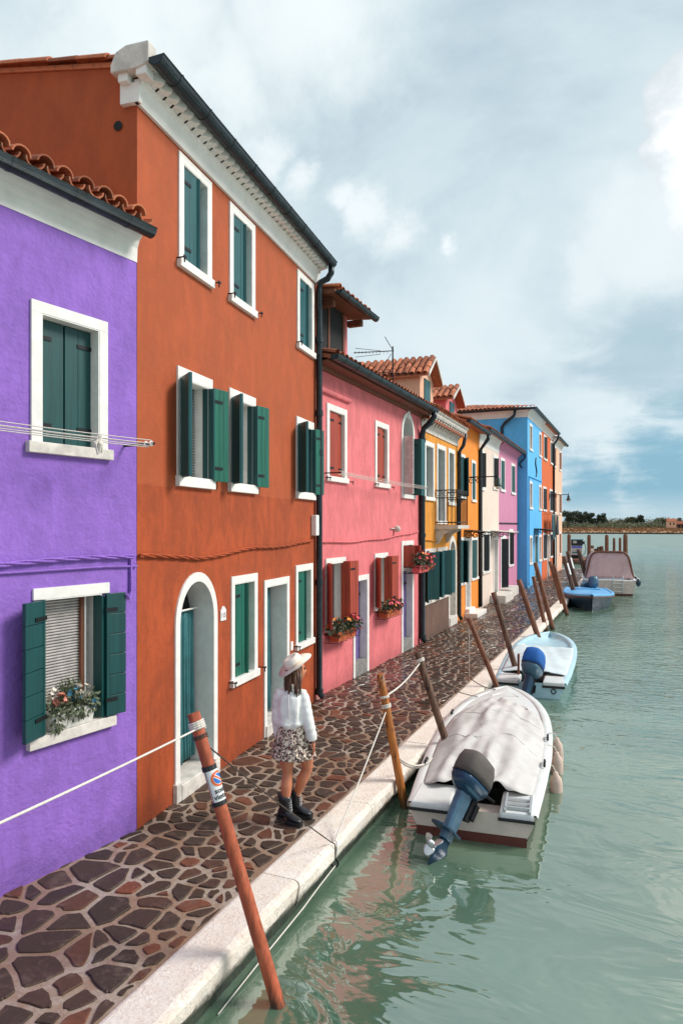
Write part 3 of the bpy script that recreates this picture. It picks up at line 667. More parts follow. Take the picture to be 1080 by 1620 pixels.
# ---------- ochre house with the balcony
def scroll(c, r, turns=1.5, n=26, ax=(1, 0, 0), az=(0, 0, 1), a0=0.0, s=1):
    ax, az = Vector(ax), Vector(az)
    return [Vector(c) + (ax * math.cos(a0 + s * t) + az * math.sin(a0 + s * t)) * r * (1 - .8 * i / n) for i, t in ((i, i / n * turns * 2 * math.pi) for i in range(n + 1))]
Dh = House('ochre_house', 'narrow ochre house with iron balcony and carved stone cornice', (-5.33, 17.80), (-5.40, 22.2), 6.0, 7.0, M['ochre'], pitch=.3)
def d_(u): return u + .15
for u0, u1, z0, z1, nm in ((.24, 1.25, 3.80, 5.43, 'window'), (1.53, 2.62, 3.15, 5.48, 'balcony_door'), (2.92, 3.80, 3.74, 5.5, 'window')):
    w, (a0, a1, b0, b1) = Dh.opening(d_(u0), d_(u1), z0, z1, .12, .12, .10, .02, .26, back='dark', name=nm)
    Dh.shutter(a0 + .03, .10, .26, 12, b0, b1 - .02, 'green', 2); 
w1 = Dh.opening(d_(.11), d_(1.45), .95, 2.47, .10, .12, .10, .04, .2, mat='stone', back='dark', sides=False)
w2 = Dh.opening(d_(1.62), d_(2.82), .95, 2.47, .10, .12, .10, .04, .2, mat='stone', back='dark', sides=False)
for w, (a0, a1, b0, b1) in (w1, w2):
    Dh.shutter(a0 - .04, -.03, .4, 150, b0 + .01, b1 + .02, 'greenl', 2); Dh.shutter(a0 + .4, .02, .36, 52, b0 + .01, b1 + .02, 'green', 2, hinge=False); Dh.shutter(a1 + .02, -.03, .3, 35, b0 + .01, b1 + .02, 'greenl', 2)
w, (a0, a1, b0, b1) = Dh.opening(d_(2.95), d_(4.05), 0, 2.78, .16, .16, 0, 0, .45, mat='stone', arch=1.3, back='dark', name='arched_doorway')
MB().box(a0 - .1, a1 + .1, -.06, .45, -.01, .26).build('door_step', M['stone'], w, bevel=.01)
MB().box(a0, a1, .2, .3, 2.02, 2.12).build('transom', M['stone'], w); Dh.curtain(a0 + .02, a1 - .02, .3, .28, 2.05, 'stone', w, 4)
Dh.finish(over=.25)
Dh.part('stone_base', MB().box(.02, d_(2.92), -.03, 0, -.02, .93), 'brownbase')
cor = Dh.part('cornice', MB().loft([[(uu, yy, zz) for yy, zz in [(0, 5.66), (-.03, 5.66), (-.03, 5.86), (-.06, 5.88), (-.06, 5.94), (0, 5.94)]] for uu in (.02, 4.38)]), 'stone')
MB().loft([[(uu, yy, zz) for yy, zz in [(0, 6.06), (-.28, 6.06), (-.31, 6.11), (-.31, 6.15), (-.36, 6.19), (-.36, 6.23), (0, 6.23)]] for uu in (-.02, 4.42)]).build('cornice_shelf', M['stone'], cor)
k = .1
while k < 4.3:
    MB().loft([[(uu, yy, zz) for yy, zz in [(-.062, 5.88), (-.10, 5.89), (-.14, 5.95), (-.25, 6.0), (-.25, 6.058), (-.062, 6.058)]] for uu in (k, k + .13)]).build('modillion', M['stone'], cor, bevel=.01); k += .29
tiled(Dh.roof, (.0, -.40, 6.24), (1, 0, 0), (0, 1, .3), (0, -.3, 1), 4.4, .75, False)
# balcony
bu0, bu1 = d_(1.40), d_(2.80); bo = -.62; bz = 3.12
bal = Dh.part('balcony', MB().loft([[(bu0 - .04, 0, bz - .12), (bu1 + .04, 0, bz - .12), (bu1 + .04, bo - .04, bz - .10), (bu0 - .04, bo - .04, bz - .10)], [(bu0 - .06, 0, bz), (bu1 + .06, 0, bz), (bu1 + .06, bo - .06, bz), (bu0 - .06, bo - .06, bz)]]), 'stone')
for uu in (bu0 + .05, bu1 - .15): MB().loft([[(u_, 0, bz - .55), (u_, -.08, bz - .5), (u_, -.2, bz - .28), (u_, -.45, bz - .12), (u_, 0, bz - .12)] for u_ in (uu, uu + .12)]).build('balcony_bracket', M['stone'], bal)
rl = MB(); run = [(bu0, 0), (bu0, bo), (bu1, bo), (bu1, 0)]
for zz in (bz + .08, bz + .78, bz + 1.0):
    for (ua, ya), (ub, yb) in zip(run, run[1:]): rl.tube([(ua, ya, zz), (ub, yb, zz)], .014, 5)
for (ua, ya), (ub, yb), n in ((run[0], run[1], 5), (run[1], run[2], 10), (run[2], run[3], 5)):
    for i in range(n + 1): rl.tube([(ua + (ub - ua) * i / n, ya + (yb - ya) * i / n, bz), (ua + (ub - ua) * i / n, ya + (yb - ya) * i / n, bz + (1.0 if i in (0, n) else .78))], .009 if 0 < i < n else .016, 5)
for (ua, ya), (ub, yb), n in ((run[0], run[1], 3), (run[1], run[2], 6)):
    for i in range(n):
        f = (i + .5) / n; rl.tube(scroll((ua + (ub - ua) * f, ya + (yb - ya) * f, bz + .89), .10, 1.4, ax=(ub - ua, yb - ya, 0) and Vector((ub - ua, yb - ya, 0)).normalized()), .008, 4)
rl.build('balcony_railing', M['iron'], bal)
Dh.pipe([(4.36, -.28, 6.05), (4.36, -.2, 5.7), (4.36, -.07, 5.5), (4.36, -.07, .2), (4.38, -.14, .08)], .06, collars=[(4.36, -.07, z) for z in (5.1, 3.9, 2.6)])
Dh.cable([(.02, 2.72), (1.5, 2.68), (2.9, 2.85)], M['ochre'])

# ---------- tangerine house
Eh = House('tangerine_house', 'bright tangerine house with dark green closed shutters', (-5.42, 22.22), (-5.47, 25.84), 6.55, 7.0, M['tanger'], pitch=.3)
for u0, u1, z0, z1, p in ((.25, 1.15, 4.0, 5.5, 0), (2.2, 2.95, 3.95, 5.45, 1), (.2, 1.1, 1.12, 2.72, 0), (2.15, 3.3, 1.15, 2.7, 1)):
    w, (a0, a1, b0, b1) = Eh.opening(u0, u1, z0, z1, .09, .1, .09, .03, .15, back='dark'); hw = (a1 - a0) / 2
    Eh.shutter(a0 + .01, .02, hw - .01, 12, b0, b1 - .01, 'green', 2, hinge=False); Eh.shutter(a1 - .01, .02, hw - .01, 172 if p else 140, b0, b1 - .01, 'green', 2, hinge=False)
w, (a0, a1, b0, b1) = Eh.opening(1.2, 2.05, 0, 2.7, .09, .1, 0, 0, .3, back=None, name='doorway'); MB().box(a0, a1, .24, .3, .27, b1).build('door', M['slat'], Eh.root)
MB().box(1.05, 2.7, -.45, 0, -.01, .14).build('door_step', M['white'], w, bevel=.01); MB().box(1.15, 2.1, -.16, .24, .14, .27).build('door_step', M['white'], w, bevel=.01)
Eh.finish(over=.3); Eh.gutter(0, 3.6, -.37, 6.53, .09); tiled(Eh.roof, (.0, -.40, 6.53), (1, 0, 0), (0, 1, .3), (0, -.3, 1), 3.6, .75, False)
Eh.pipe([(3.5, -.36, 6.45), (3.5, -.36, 6.3), (3.5, -.2, 6.1), (3.5, -.06, 5.9), (3.5, -.06, .1)], .06)
def canopy(Hh, u0, u1, z, out, mat='gut'):
    o = Hh.part('door_canopy', MB().loft([[(u0, 0, z + .05), (u0, -out, z - .02), (u0, -out, z), (u0, 0, z + .07)], [(u1, 0, z + .05), (u1, -out, z - .02), (u1, -out, z), (u1, 0, z + .07)]]), mat)
    for uu in (u0 + .03, u1 - .03):
        b_ = MB().tube([(uu, -.02, z + .02), (uu, -out * .95, z - .04)], .014, 5)
        for i, rr in enumerate((.13, .12, .08)): b_.tube(scroll((uu, -.15 - .25 * i, z - .14 + .02 * i), rr, 1.3, ax=(0, -1, 0)), .012, 4)
        b_.tube([(uu, -.01, z - .3), (uu, -.01, z + .03)], .014, 5).build('canopy_bracket', M['iron'], o)
canopy(Eh, 1.0, 2.2, 2.90, .75)
# dormers seen above the ochre and tangerine eaves
def dormer(Hh, u0, u1, y0, zb, zw, zr, mat, back=2.6, near=True):
    o = Hh.part('dormer', MB().box(u0, u1, y0, y0 + back, zb, zw), M[mat]); mu = (u0 + u1) / 2
    MB().add([(u0, y0 + .002, zw), (u1, y0 + .002, zw), (mu, y0 + .002, zr - .06)], [(0, 1, 2)]).build('gable', M[mat], o)
    MB().box(mu - .32, mu + .32, y0 - .03, y0 + .01, zb + .3, zw - .02).build('dormer_shutter', M['greenl'], o)
    for s, ua in ((1, u0 - .15), (-1, u1 + .15)):
        dz = zr - zw + .08; du = (mu - ua); ln = math.hypot(du, dz)
        rf = MB().loft([[(ua, yy, zw - .08), (mu, yy, zr), (mu, yy, zr + .05), (ua, yy, zw - .03)] for yy in (y0 - .28, y0 + back)]).build('dormer_roof', M['tile'], o)
        dv = Vector((du, 0, dz)).normalized(); nn = Vector((-dz * (1 if du > 0 else -1), 0, abs(du))).normalized()
        tiled(Hh.root if False else rf, (ua, y0 - .3, zw - .03), (0, 1, 0), dv, nn, back + .3, ln + .1, near, 3)
    MB().loft([[(u0 - .1, yy, zw - .1), (mu, yy, zr - .02), (u1 + .1, yy, zw - .1), (u1 + .1, yy, zw + .02), (mu, yy, zr + .06), (u0 - .1, yy, zw + .02)] for yy in (y0 - .31, y0 - .28)]).build('barge_board', M['stone'], o)
dormer(Dh, 1.9, 3.4, .55, 6.1, 7.55, 8.15, 'salmon', 3.6, True)
dormer(Eh, .9, 2.6, .6, 6.5, 7.45, 7.95, 'pink', 3.6, True)
for uu, yy in ((1.0, 4.6), (1.6, 4.4), (2.5, 4.4)):
    c = MB().box(uu - .16, uu + .16, yy - .16, yy + .16, 7.3, 8.75).box(uu - .2, uu + .2, yy - .2, yy + .2, 8.75, 8.82).build('chimney', M['brown'], Eh.roof); MB().loft([[(uu - .24, yy - .24, 8.97), (uu + .24, yy - .24, 8.97), (uu + .24, yy + .24, 8.97), (uu - .24, yy + .24, 8.97)], [(uu - .03, yy - .03, 9.1), (uu + .03, yy - .03, 9.1), (uu + .03, yy + .03, 9.1), (uu - .03, yy + .03, 9.1)]]).box(uu - .14, uu + .14, yy - .14, yy + .14, 8.82, 8.97).build('chimney_cap', M['tile'], Eh.roof)

# ---------- beige and mauve houses
Fh = House('beige_house', 'pale beige house with white window surrounds and doorstep', (-5.48, 25.85), (-5.535, 30.15), 6.75, 7.0, M['beige'], pitch=.3)
def dead(Hh, lst, back='slat', sh=None, ang=70, fw=.12):
    for u0, u1, z0, z1 in lst:
        w, (a0, a1, b0, b1) = Hh.opening(u0, u1, z0, z1, fw, .13, .12, .06, .24, back='dark')
        if sh: Hh.shutter(a0 + .04, .03, (a1 - a0) * .5, 14, b0, b1 - .01, sh, 2, hinge=False, pieces=False); Hh.shutter(a1 - .04, .03, (a1 - a0) * .46, 166, b0, b1 - .01, sh, 2, hinge=False, pieces=False)
        else: Hh.shutter(a0 + .05, .12, .42, 40, b0, b1 - .01, 'iron', 2, hinge=False, pieces=False)
dead(Fh, ((.1, .95, 4.45, 6.0), (2.85, 3.95, 4.6, 6.05), (.71, 2.2, 1.24, 2.9)))
w, (a0, a1, b0, b1) = Fh.opening(3.0, 4.1, 0, 2.65, .12, .12, 0, 0, .3, back='dark', name='doorway', mat='white'); MB().box(a0, a1, .2, .28, .32, b1).build('door', M['stone'], Fh.root)
Fh.finish(over=.32)
def cove(Hh, z0, z1, u0, u1): return Hh.part('cove', MB().loft([[(uu, 0, z0), (uu, -.01, z0), (uu, -.03, z0 + (z1 - z0) * .5), (uu, -.1, z0 + (z1 - z0) * .8), (uu, -.25, z1), (uu, 0, z1)] for uu in (u0, u1)]), 'frieze')
cove(Fh, 6.2, 6.78, .02, 4.30); Fh.gutter(0, 4.3, -.36, 6.72, .09); tiled(Fh.roof, (.0, -.40, 6.71), (1, 0, 0), (0, 1, .3), (0, -.3, 1), 4.3, .75, False)
canopy(Fh, 2.4, 4.25, 2.85, .85, 'stone')
Fh.part('door_steps', MB().box(2.2, 4.28, -.62, 0, -.02, .31), 'stone', bevel=.012)
Fh.pipe([(.12, -.36, 6.62), (.12, -.36, 6.45), (.12, -.2, 6.2), (.10, -.06, 6.0), (.10, -.06, .1)], .05)
Gh = House('mauve_house', 'mauve pink house between beige house and blue house', (-5.536, 30.16), (-5.60, 35.5), 6.75, 7.0, M['mauve'], pitch=.3)
dead(Gh, ((.35, 1.5, 4.6, 6.1), (3.3, 4.5, 4.6, 6.1)), sh='green'); dead(Gh, ((2.6, 3.9, 1.18, 2.95),), fw=.2)
w, (a0, a1, b0, b1) = Gh.opening(.4, 1.85, .0, 2.66, .14, .13, 0, 0, .24, back='dark', name='doorway'); Gh.shutter(a0 + .04, .1, .5, 45, .4, b1, 'iron', 2, pieces=False)
Gh.finish(over=.32); Gh.part('soffit_cove', MB().loft([[(uu, 0, 6.25), (uu, -.01, 6.25), (uu, -.05, 6.5), (uu, -.27, 6.72), (uu, 0, 6.72)] for uu in (.02, 5.3)]), M['mauve'])
Gh.gutter(0, 5.35, -.36, 6.72, .09); Gh.part('doorstep', MB().box(.02, 2.3, -.5, 0, -.02, .38), 'stone', bevel=.01); tiled(Gh.roof, (.0, -.40, 6.71), (1, 0, 0), (0, 1, .3), (0, -.3, 1), 5.3, .75, False)
Gh.part('cable_duct', MB().tube([(.02, -.03, 3.22), (5.3, -.03, 3.22)], .03, 5), 'iron')

# ---------- blue, burnt orange and peach houses, standing forward of the rest
Ih = House('blue_house', 'sky blue house with white eaves and iron wall ties', (-5.12, 35.6), (-5.094, 40.9), 8.95, 8.0, M['blue'], pitch=.0)
for z0, z1 in ((6.95, 8.35), (3.95, 5.4), (1.1, 2.6)):
    for u0, u1 in ((.62, 1.62), (4.1, 5.15)):
        w, (a0, a1, b0, b1) = Ih.opening(u0, u1, z0, z1, .12, .12, .1, .1, .2, back='dark'); MB().box(a0, a1, .12, .16, b0, b1).build('shutter_leaf', M['wood' if z1 > 3 else 'slat'], w)
w, (a0, a1, b0, b1) = Ih.opening(2.5, 3.6, 0, 2.6, .1, .1, 0, 0, .2, back='dark', name='doorway'); Ih.curtain(a0, a1, -.02, .1, b1 + .05, 'curtain', w, 5)
canopy(Ih, 2.2, 4.0, 2.9, .9)
Ih.finish(over=.35, roof=False)
cv = [(0, 8.55), (-.02, 8.55), (-.06, 8.8), (-.28, 8.98), (0, 8.98)]
Ih.part('cove', MB().loft([[(uu, yy, zz) for yy, zz in cv] for uu in (-.02, 5.28)]), 'frieze'); Ih.part('side_cove', MB().loft([[(-.002 + yy, vv, zz) for yy, zz in cv] for vv in (-.02, 7.9)]), 'frieze')
Ih.gutter(-.3, 5.3, -.38, 8.98, .1)
# the roof is hipped towards the camera: a tiled slope over the side wall
hip = Ih.part('hip_roof', MB().add([(-.36, -.38, 8.96), (5.3, -.38, 8.96), (5.3, 8.3, 8.96), (-.36, 8.3, 8.96), (3.4, 4, 9.86), (5.3, 4, 9.86)], [(0, 1, 5, 4), (3, 0, 4), (2, 3, 4, 5), (1, 2, 5), (0, 3, 2, 1)]), 'tile')
hs = MB(); Ns = 5
for r_ in range(9):                                     # courses of the hip, each shorter than the one below
    f = r_ / 10; x0 = -.38 + 3.76 * f; ya, yb = -.38 + 4.38 * f, 8.3 - 4.3 * f; zt = 8.99 + .9 * f; k = int((yb - ya) / .21)
    for i in range(k):
        yc = ya + (i + .5) * (yb - ya) / max(1, k); hs.loft([[(x0 + q, yc + rr * math.cos(math.pi * t / Ns), zt + q * .24 + rr * .85 * math.sin(math.pi * t / Ns)) for t in range(Ns + 1)] for q, rr in ((0, .1), (.43, .08))], False)
o = hs.build('roof_tiles', M['tile'], hip); o['kind'] = 'stuff'
Ih.part('side_gutter', MB().loft([[(-.42 + .1 * math.cos(a), vv, 8.95 + .1 * math.sin(a)) for a in [math.pi + math.pi * k / 8 for k in range(9)]] for vv in (-.45, 7.8)]), 'gut')
Ih.pipe([(-.36, .55, 8.88), (-.34, .6, 8.6), (-.1, 1.1, 8.3), (-.08, 1.25, 8.1), (-.08, 1.25, 6.6)], .075)
Ih.part('wall_tie', MB().tube([(-.03, .24 + .13 * math.sin(t), 6.0 + .75 * t / 6.28) for t in [6.28 * i / 20 for i in range(21)]], .035, 5), 'iron')
Ih.part('wall_tie', MB().tube([(2.85 + .22 * math.sin(t), -.03, 5.75 + 1.0 * t / 6.28) for t in [6.28 * i / 20 for i in range(21)]], .035, 5), 'iron')
Ih.part('wall_pipe', MB().tube([(.3, -.03, .1), (.3, -.03, 5.6), (5.2, -.03, 5.62)], .03, 5), M['blue'])
Jh = House('burnt_orange_house', 'burnt orange house beside the blue house with dark shutters', (-5.094, 40.91), (-5.067, 46.2), 8.95, 8.0, M['rust'], pitch=.22)
dead(Jh, ((.8, 2.2, 6.95, 8.45), (4.0, 5.1, 6.95, 8.45), (.5, 2.0, 3.95, 5.4), (3.6, 5.0, 3.95, 5.4), (.5, 2.0, 1.1, 2.7), (3.8, 4.9, 1.1, 2.7)), sh='iron')
w, (a0, a1, b0, b1) = Jh.opening(2.4, 3.5, 0, 2.6, .1, .1, 0, 0, .2, back='dark', name='doorway'); MB().box(a0, a1, .1, .15, .2, b1).build('door', M['stone'], Jh.root)
Jh.finish(over=.35); cove(Jh, 8.55, 8.98, .02, 5.28); Jh.gutter(0, 5.3, -.38, 8.98, .1)
Jh.pipe([(5.2, -.38, 8.9), (5.2, -.3, 8.6), (5.2, -.08, 8.3), (5.2, -.08, .1)], .07)
Kh = House('peach_house', 'peach coloured end house at the head of the quay', (-5.067, 46.21), (-5.04, 51.7), 8.8, 8.0, M['peach'], pitch=.22)
dead(Kh, ((.5, 1.6, 6.9, 8.3), (3.6, 4.8, 6.9, 8.3), (.5, 1.7, 3.9, 5.4), (3.5, 4.8, 3.9, 5.4), (3.6, 4.7, 1.1, 2.7)), sh='wood')
w, (a0, a1, b0, b1) = Kh.opening(1.2, 2.3, 0, 2.6, .1, .1, 0, 0, .2, back='dark', name='doorway'); MB().box(a0, a1, .1, .15, .1, b1).build('door', M['greeng'], Kh.root)
Kh.finish(over=.3); cove(Kh, 8.3, 8.8, .02, 5.45); Kh.gutter(.1, 5.45, -.36, 8.8, .1)
# ------------------------------------------------------------------ boats
M['gel'] = simple('white boat gelcoat', (.72, .72, .70), .3, 0, .06, 3, .03)
M['cream'] = simple('cream hull', s2l(206, 190, 176), .4, 0, .12, 4, .05)
M['boot'] = simple('red brown antifouling', s2l(92, 42, 30), .6)
M['rubber'] = simple('black rubber strake', (.012, .012, .013), .5)
def cloth(name, c, dirt, sc=3.0):
    m, b = newmat(name); v = ocoord(); g = NOISE(v, sc, 7, .65, .3); g2 = NOISE(v, 26, 5, .7)
    col = MIXC(MAPR(g, .35, .7), c, mul(c, .82)); col = MIXC(MATH('MULTIPLY', MAPR(g2, .66, .76), .55), col, dirt)
    setc(b, col); b.inputs['Roughness'].default_value = .8; bump(b, MATH('ADD', NOISE(v, 3.2, 6, .55, 2.0), MATH('MULTIPLY', NOISE(v, 220, 2), .06)), .32, .03); return m
M['tarp'] = cloth('weathered grey boat cover', s2l(206, 201, 197), s2l(172, 132, 112))
M['tarp2'] = cloth('pale blue grey boat cover', s2l(206, 218, 222), s2l(170, 176, 178))
M['tarp3'] = cloth('faded pink beige canopy cloth', s2l(205, 172, 170), s2l(196, 120, 150))
M['motor'] = simple('dark blue outboard paint', s2l(30, 62, 88), .3, .1, .2, 5, .05)
M['motorl'] = simple('steel blue outboard paint', s2l(72, 104, 126), .35, .1, .2, 5, .05)
M['cap'] = cloth('grey brown canvas hood', s2l(92, 84, 80), s2l(60, 52, 48))
M['capblue'] = cloth('bright blue canvas hood', s2l(20, 96, 176), s2l(12, 60, 120))
M['alu'] = simple('aluminium', (.6, .6, .6), .35, .8, .1, 10, .05)
M['navy'] = simple('dark navy hull', s2l(30, 52, 72), .35, 0, .25, 3, .05)
M['sky'] = simple('light blue deck paint', s2l(96, 170, 222), .4, 0, .15, 4, .05)
M['paleblue'] = simple('pale blue gelcoat', s2l(176, 208, 220), .35, 0, .08, 3, .03)
M['rope'] = simple('pale rope', s2l(214, 206, 196), .8, 0, .15, 60, .3)
M['ropedark'] = simple('dark rope', s2l(70, 58, 50), .8, 0, .2, 60, .3)
M['fender'] = simple('worn beige fender', s2l(206, 180, 166), .6, 0, .12, 8, .1)
class Boat:
    def __init__(s, name, label, stern, bow, B, free, hullm, plan, sheer=.10, group='motor boats moored along the quay'):
        st, bw = Vector(stern), Vector(bow); d = bw - st; s.L = d.length; s.B = B; s.free = free; s.plan = plan; s.sheer = sheer
        s.root = empty(name, (st.x, st.y, WZ), math.atan2(-d.x, d.y), label, 'boat', group); s.rz = math.atan2(-d.x, d.y)
        s.hull = None; s.hullm = hullm
    def hb(s, t):                                             # half beam along the boat
        P = s.plan
        for (t0, b0), (t1, b1) in zip(P, P[1:]):
            if t <= t1:
                f = (t - t0) / (t1 - t0); f = f if t1 == 1 else f; return s.B * (b0 + (b1 - b0) * f)
        return s.B * P[-1][1]
    def hbs(s, t):
        if t > .9: return s.hb(t)
        return (s.hb(max(0, t - .04)) + s.hb(t) + s.hb(min(1, t + .04))) / 3
    def zs(s, t): return s.free + s.sheer * t * t
    def make_hull(s, boot=True, rubm='rubber', rake=.12, nst=26, lowm=None):
        rings = []; low = []
        for i in range(nst + 1):
            t = i / nst; b = s.hbs(t); z = s.zs(t); y = t * s.L; f = 1 - max(0, (t - .6) / .4) ** 2 * .9
            def at(k, zz, dy=0.0): return (b * k, y - rake * (t < .02) * (z - zz) * 0 - max(0, t - .7) * (z - zz) * .9 + dy, zz)
            kk = .80 * f
            half = [at(1, z), at(.985, z - .05), at(.95 * (1 - .1 * (1 - f)), z * .6), at(.88 * (.35 + .65 * f), .10), at(.84 * (.3 + .7 * f), .02), at(.6 * (.2 + .8 * f), -.16), at(.0, -.24 + .2 * max(0, t - .7))]
            ring = half + [(-x, yy, zz) for x, yy, zz in reversed(half[:-1])]; rings.append(ring)
        mb = MB(); mb.loft(rings, False); n = len(rings[0]); mb.f.append(tuple(range(n - 1, -1, -1)))
        s.hull = mb.build('hull', s.hullm, s.root, smooth=False)
        for p in s.hull.data.polygons: p.use_smooth = len(p.vertices) == 4
        if boot:
            q = MB(); q.loft([[(r[k][0] * 1.012, r[k][1], r[k][2] - (.0 if k in (3, 9) else .0)) for k in (3, 4, 5)] for r in rings], False); q.loft([[(r[k][0] * 1.012, r[k][1], r[k][2]) for k in (7, 8, 9)] for r in rings], False)
            q.box(-s.hbs(0) * .87, s.hbs(0) * .87, -.006, .0, -.05, .10); q.each('waterline_stripe', lowm or M['boot'], s.hull)
        # gunwale: broad rounded rim
        gm = MB()
        for sg in (-1, 1):
            R = []
            for i in range(nst + 1):
                t = i / nst; b = s.hbs(t); z = s.zs(t); y = t * s.L; wdt = min(.13, b * .95)
                R.append([(sg * (b + .02), y, z - .05), (sg * (b + .03), y, z - .005), (sg * (b + .01), y, z + .022), (sg * (b - wdt * .6), y - .0, z + .03), (sg * (b - wdt), y - .0, z + .012), (sg * (b - wdt), y, z - .06)])
            gm.loft(R, False)
        return gm
    def deck(s, t0, t1, inset=.1, crown=.05, dz=.0, n=10):
        def fn(i, j):
            t = t0 + (t1 - t0) * i; b = max(.0, s.hbs(t) - inset); x = (j * 2 - 1) * b
            return (x, t * s.L, s.zs(t) + dz + crown * (1 - (2 * j - 1) ** 2))
        return MB().grid(fn, n, 12)
    def world(s, x, y, z): return s.root.matrix_basis @ Vector((x, y, z)) if False else Matrix.Translation(s.root.location) @ Matrix.Rotation(s.rz, 4, 'Z') @ Vector((x, y, z))
def outboard(boat, x, y, z, tilt, steer, sc, cowm, capm, legm, name='outboard_motor', twist=0.0):
    root = MB()
    # leg and lower unit, built upright, prop facing -Y
    root.loft([[(.075 * a, -.10 + .13 * c, zz) for a, c in ((-1, -.6), (-.6, -1), (.6, -1), (1, -.6), (1, .7), (.5, 1), (-.5, 1), (-1, .7))] for zz in (.02, -.12)] + [[(.06 * a, -.08 + .11 * c, zz) for a, c in ((-1, -.6), (-.6, -1), (.6, -1), (1, -.6), (1, .7), (.5, 1), (-.5, 1), (-1, .7))] for zz in (-.5, -.62)])
    o = root.build(name, legm, boat.root, bevel=.012)
    o.matrix_local = Matrix.Translation((x, y, z)) @ Matrix.Rotation(math.radians(steer), 4, 'Z') @ Matrix.Rotation(math.radians(twist), 4, 'Y') @ Matrix.Rotation(math.radians(tilt), 4, 'X') @ Matrix.Scale(sc, 4)
    def sec(w, l, zz, yc, n=28, e=.6): return [(w * math.copysign(abs(math.cos(a)) ** e, math.cos(a)), yc + l * math.copysign(abs(math.sin(a)) ** e, math.sin(a)), zz) for a in [2 * math.pi * k / n for k in range(n)]]
    MB().loft([sec(.12, .17, .02, -.08), sec(.17, .27, .10, -.09), sec(.19, .31, .16, -.09), sec(.19, .31, .22, -.09)]).build('lower_cowling', cowm, o, smooth=True)
    MB().loft([sec(.2, .32, .218, -.09), sec(.2, .32, .226, -.09)]).build('cowling_seam', M['rubber'], o)
    MB().loft([sec(.135, .19, .04, -.08), sec(.158, .24, .075, -.085)], True, False).build('cowling_band', M['motorl'], o)
    MB().loft([sec(.195, .315, .225, -.09), sec(.20, .32, .30, -.09), sec(.195, .30, .42, -.10), sec(.17, .26, .52, -.11), sec(.10, .17, .565, -.12), sec(.02, .04, .58, -.12)]).build('cowling_hood', capm, o, smooth=True)
    MB().loft([sec(.14, .26, -.50, -.14, 12), sec(.14, .26, -.525, -.14, 12)]).build('cavitation_plate', cowm, o)
    MB().loft([sec(.045, .09, -.60, -.08), sec(.05, .10, -.7, -.09), sec(.055, .16, -.76, -.10), sec(.04, .13, -.82, -.10), sec(.012, .11, -.86, -.10), sec(.008, .07, -1.0, -.14)]).build('gearcase', cowm, o, smooth=True)
    pr = MB().loft([[(.045 * k * math.cos(a), yy, -.77 + .045 * k * math.sin(a)) for a in [2 * math.pi * j / 10 for j in range(10)]] for yy, k in ((-.24, 1), (-.30, 1), (-.36, .75), (-.38, .2))])
    P = pr.build('propeller', M['alu'], o, smooth=True)
    for k in range(3):
        a = k * 2 * math.pi / 3 + .5; bl = MB()
        def fn(i, j):
            r = .04 + .12 * i; wd = .085 * math.sin(math.pi * min(1, .25 + .68 * i)); s_ = (j - .5) * 2 * wd; ph = a + s_ / max(r, .07) * .8
            return (r * math.cos(ph), -.30 + s_ * .45, -.77 + r * math.sin(ph))
        bl.grid(fn, 6, 5).build('propeller_blade', M['alu'], P, smooth=True, solid=.006)
    MB().box(-.07, .07, .04, .16, -.26, .06).box(-.10, .10, .12, .2, -.22, .0).build('clamp_bracket', M['iron'], o, bevel=.01)
    MB().tube([(0, .1, .12), (.05, .28, .2), (.06, .5, .22)], .018, 6).build('tiller', M['iron'], o)
    return o
# ---------- white boat with grey cover
b1 = Boat('covered_motor_boat', 'white motor boat under grey cover with dark blue outboard tilted up', (-1.68, 7.50), (-2.25, 13.15), .80, .33, M['cream'], [(0, .84), (.15, .92), (.35, 1), (.55, 1.0), (.7, .93), (.82, .77), (.9, .56), (.96, .32), (1, .05)], .08)
gm = b1.make_hull(); gm.each('gunwale', M['gel'], b1.root, smooth=True)
b1.deck(.66, .995, .10, .03, .012).build('bow_deck', M['gel'], b1.root, smooth=True)
MB().tube([(-.22, 4.85, .425), (.24, 4.9, .425), (.0, 5.25, .43), (-.22, 4.85, .425)], .012, 5).build('deck_hatch', M['white'], b1.root)
def tarp1(i, j):
    t = .085 + .70 * i; b = b1.hbs(t) - .085; x = (j * 2 - 1); y = t * b1.L; z = b1.zs(t)
    k = (1 - abs(x) ** 2.2); crown = (.07 + .15 * math.sin(math.pi * min(1, i * .9 + .12)))
    fold = noise.noise((x * 2.2, y * .8, 1.0)) * .05 + .03 * max(0, math.sin(x * 7 + 2.2 * noise.noise((x, y * .7, 7)) - 1.2 * y)) ** 3 + math.sin(x * 10 + y * 1.3) * .012 + math.sin(x * 23 - y * 2.1 + 2 * noise.noise((x * 2, y, 0))) * .006 + abs(noise.noise((x * 3.1 + y, y * 1.6, 4))) * .03
    th = math.atan2(x * b - .05, y - .3); rd = math.hypot(x * b - .05, y - .3); fold += .018 * math.sin(th * 17 + noise.noise((th * 3, rd, 0)) * 2) * math.exp(-rd / 1.3) * min(1, rd * 3)
    ridge = .05 * math.exp(-((x - .12) / .10) ** 2) * (1 - i)
    yy = y + (.14 * (abs(x) ** 2) * -1 if i > .95 else 0) - (.05 * math.cos(x * 9) if i < .02 else 0)
    if i > .6: yy -= (i - .6) / .4 * .55 * x * x
    return (x * b, yy, z + .025 + crown * k + fold * (k * 1.2 + .06) + ridge * k)
MB().grid(tarp1, 46, 40).build('boat_cover', M['tarp'], b1.root, smooth=True, solid=.006)
for ii in (.36, .70): MB().tube([Vector(tarp1(ii + .03 * math.sin(j * .5), j / 24)) + Vector((0, 0, .004)) for j in range(1, 24)], .006, 4).build('cover_seam', M['tarp'], b1.root)
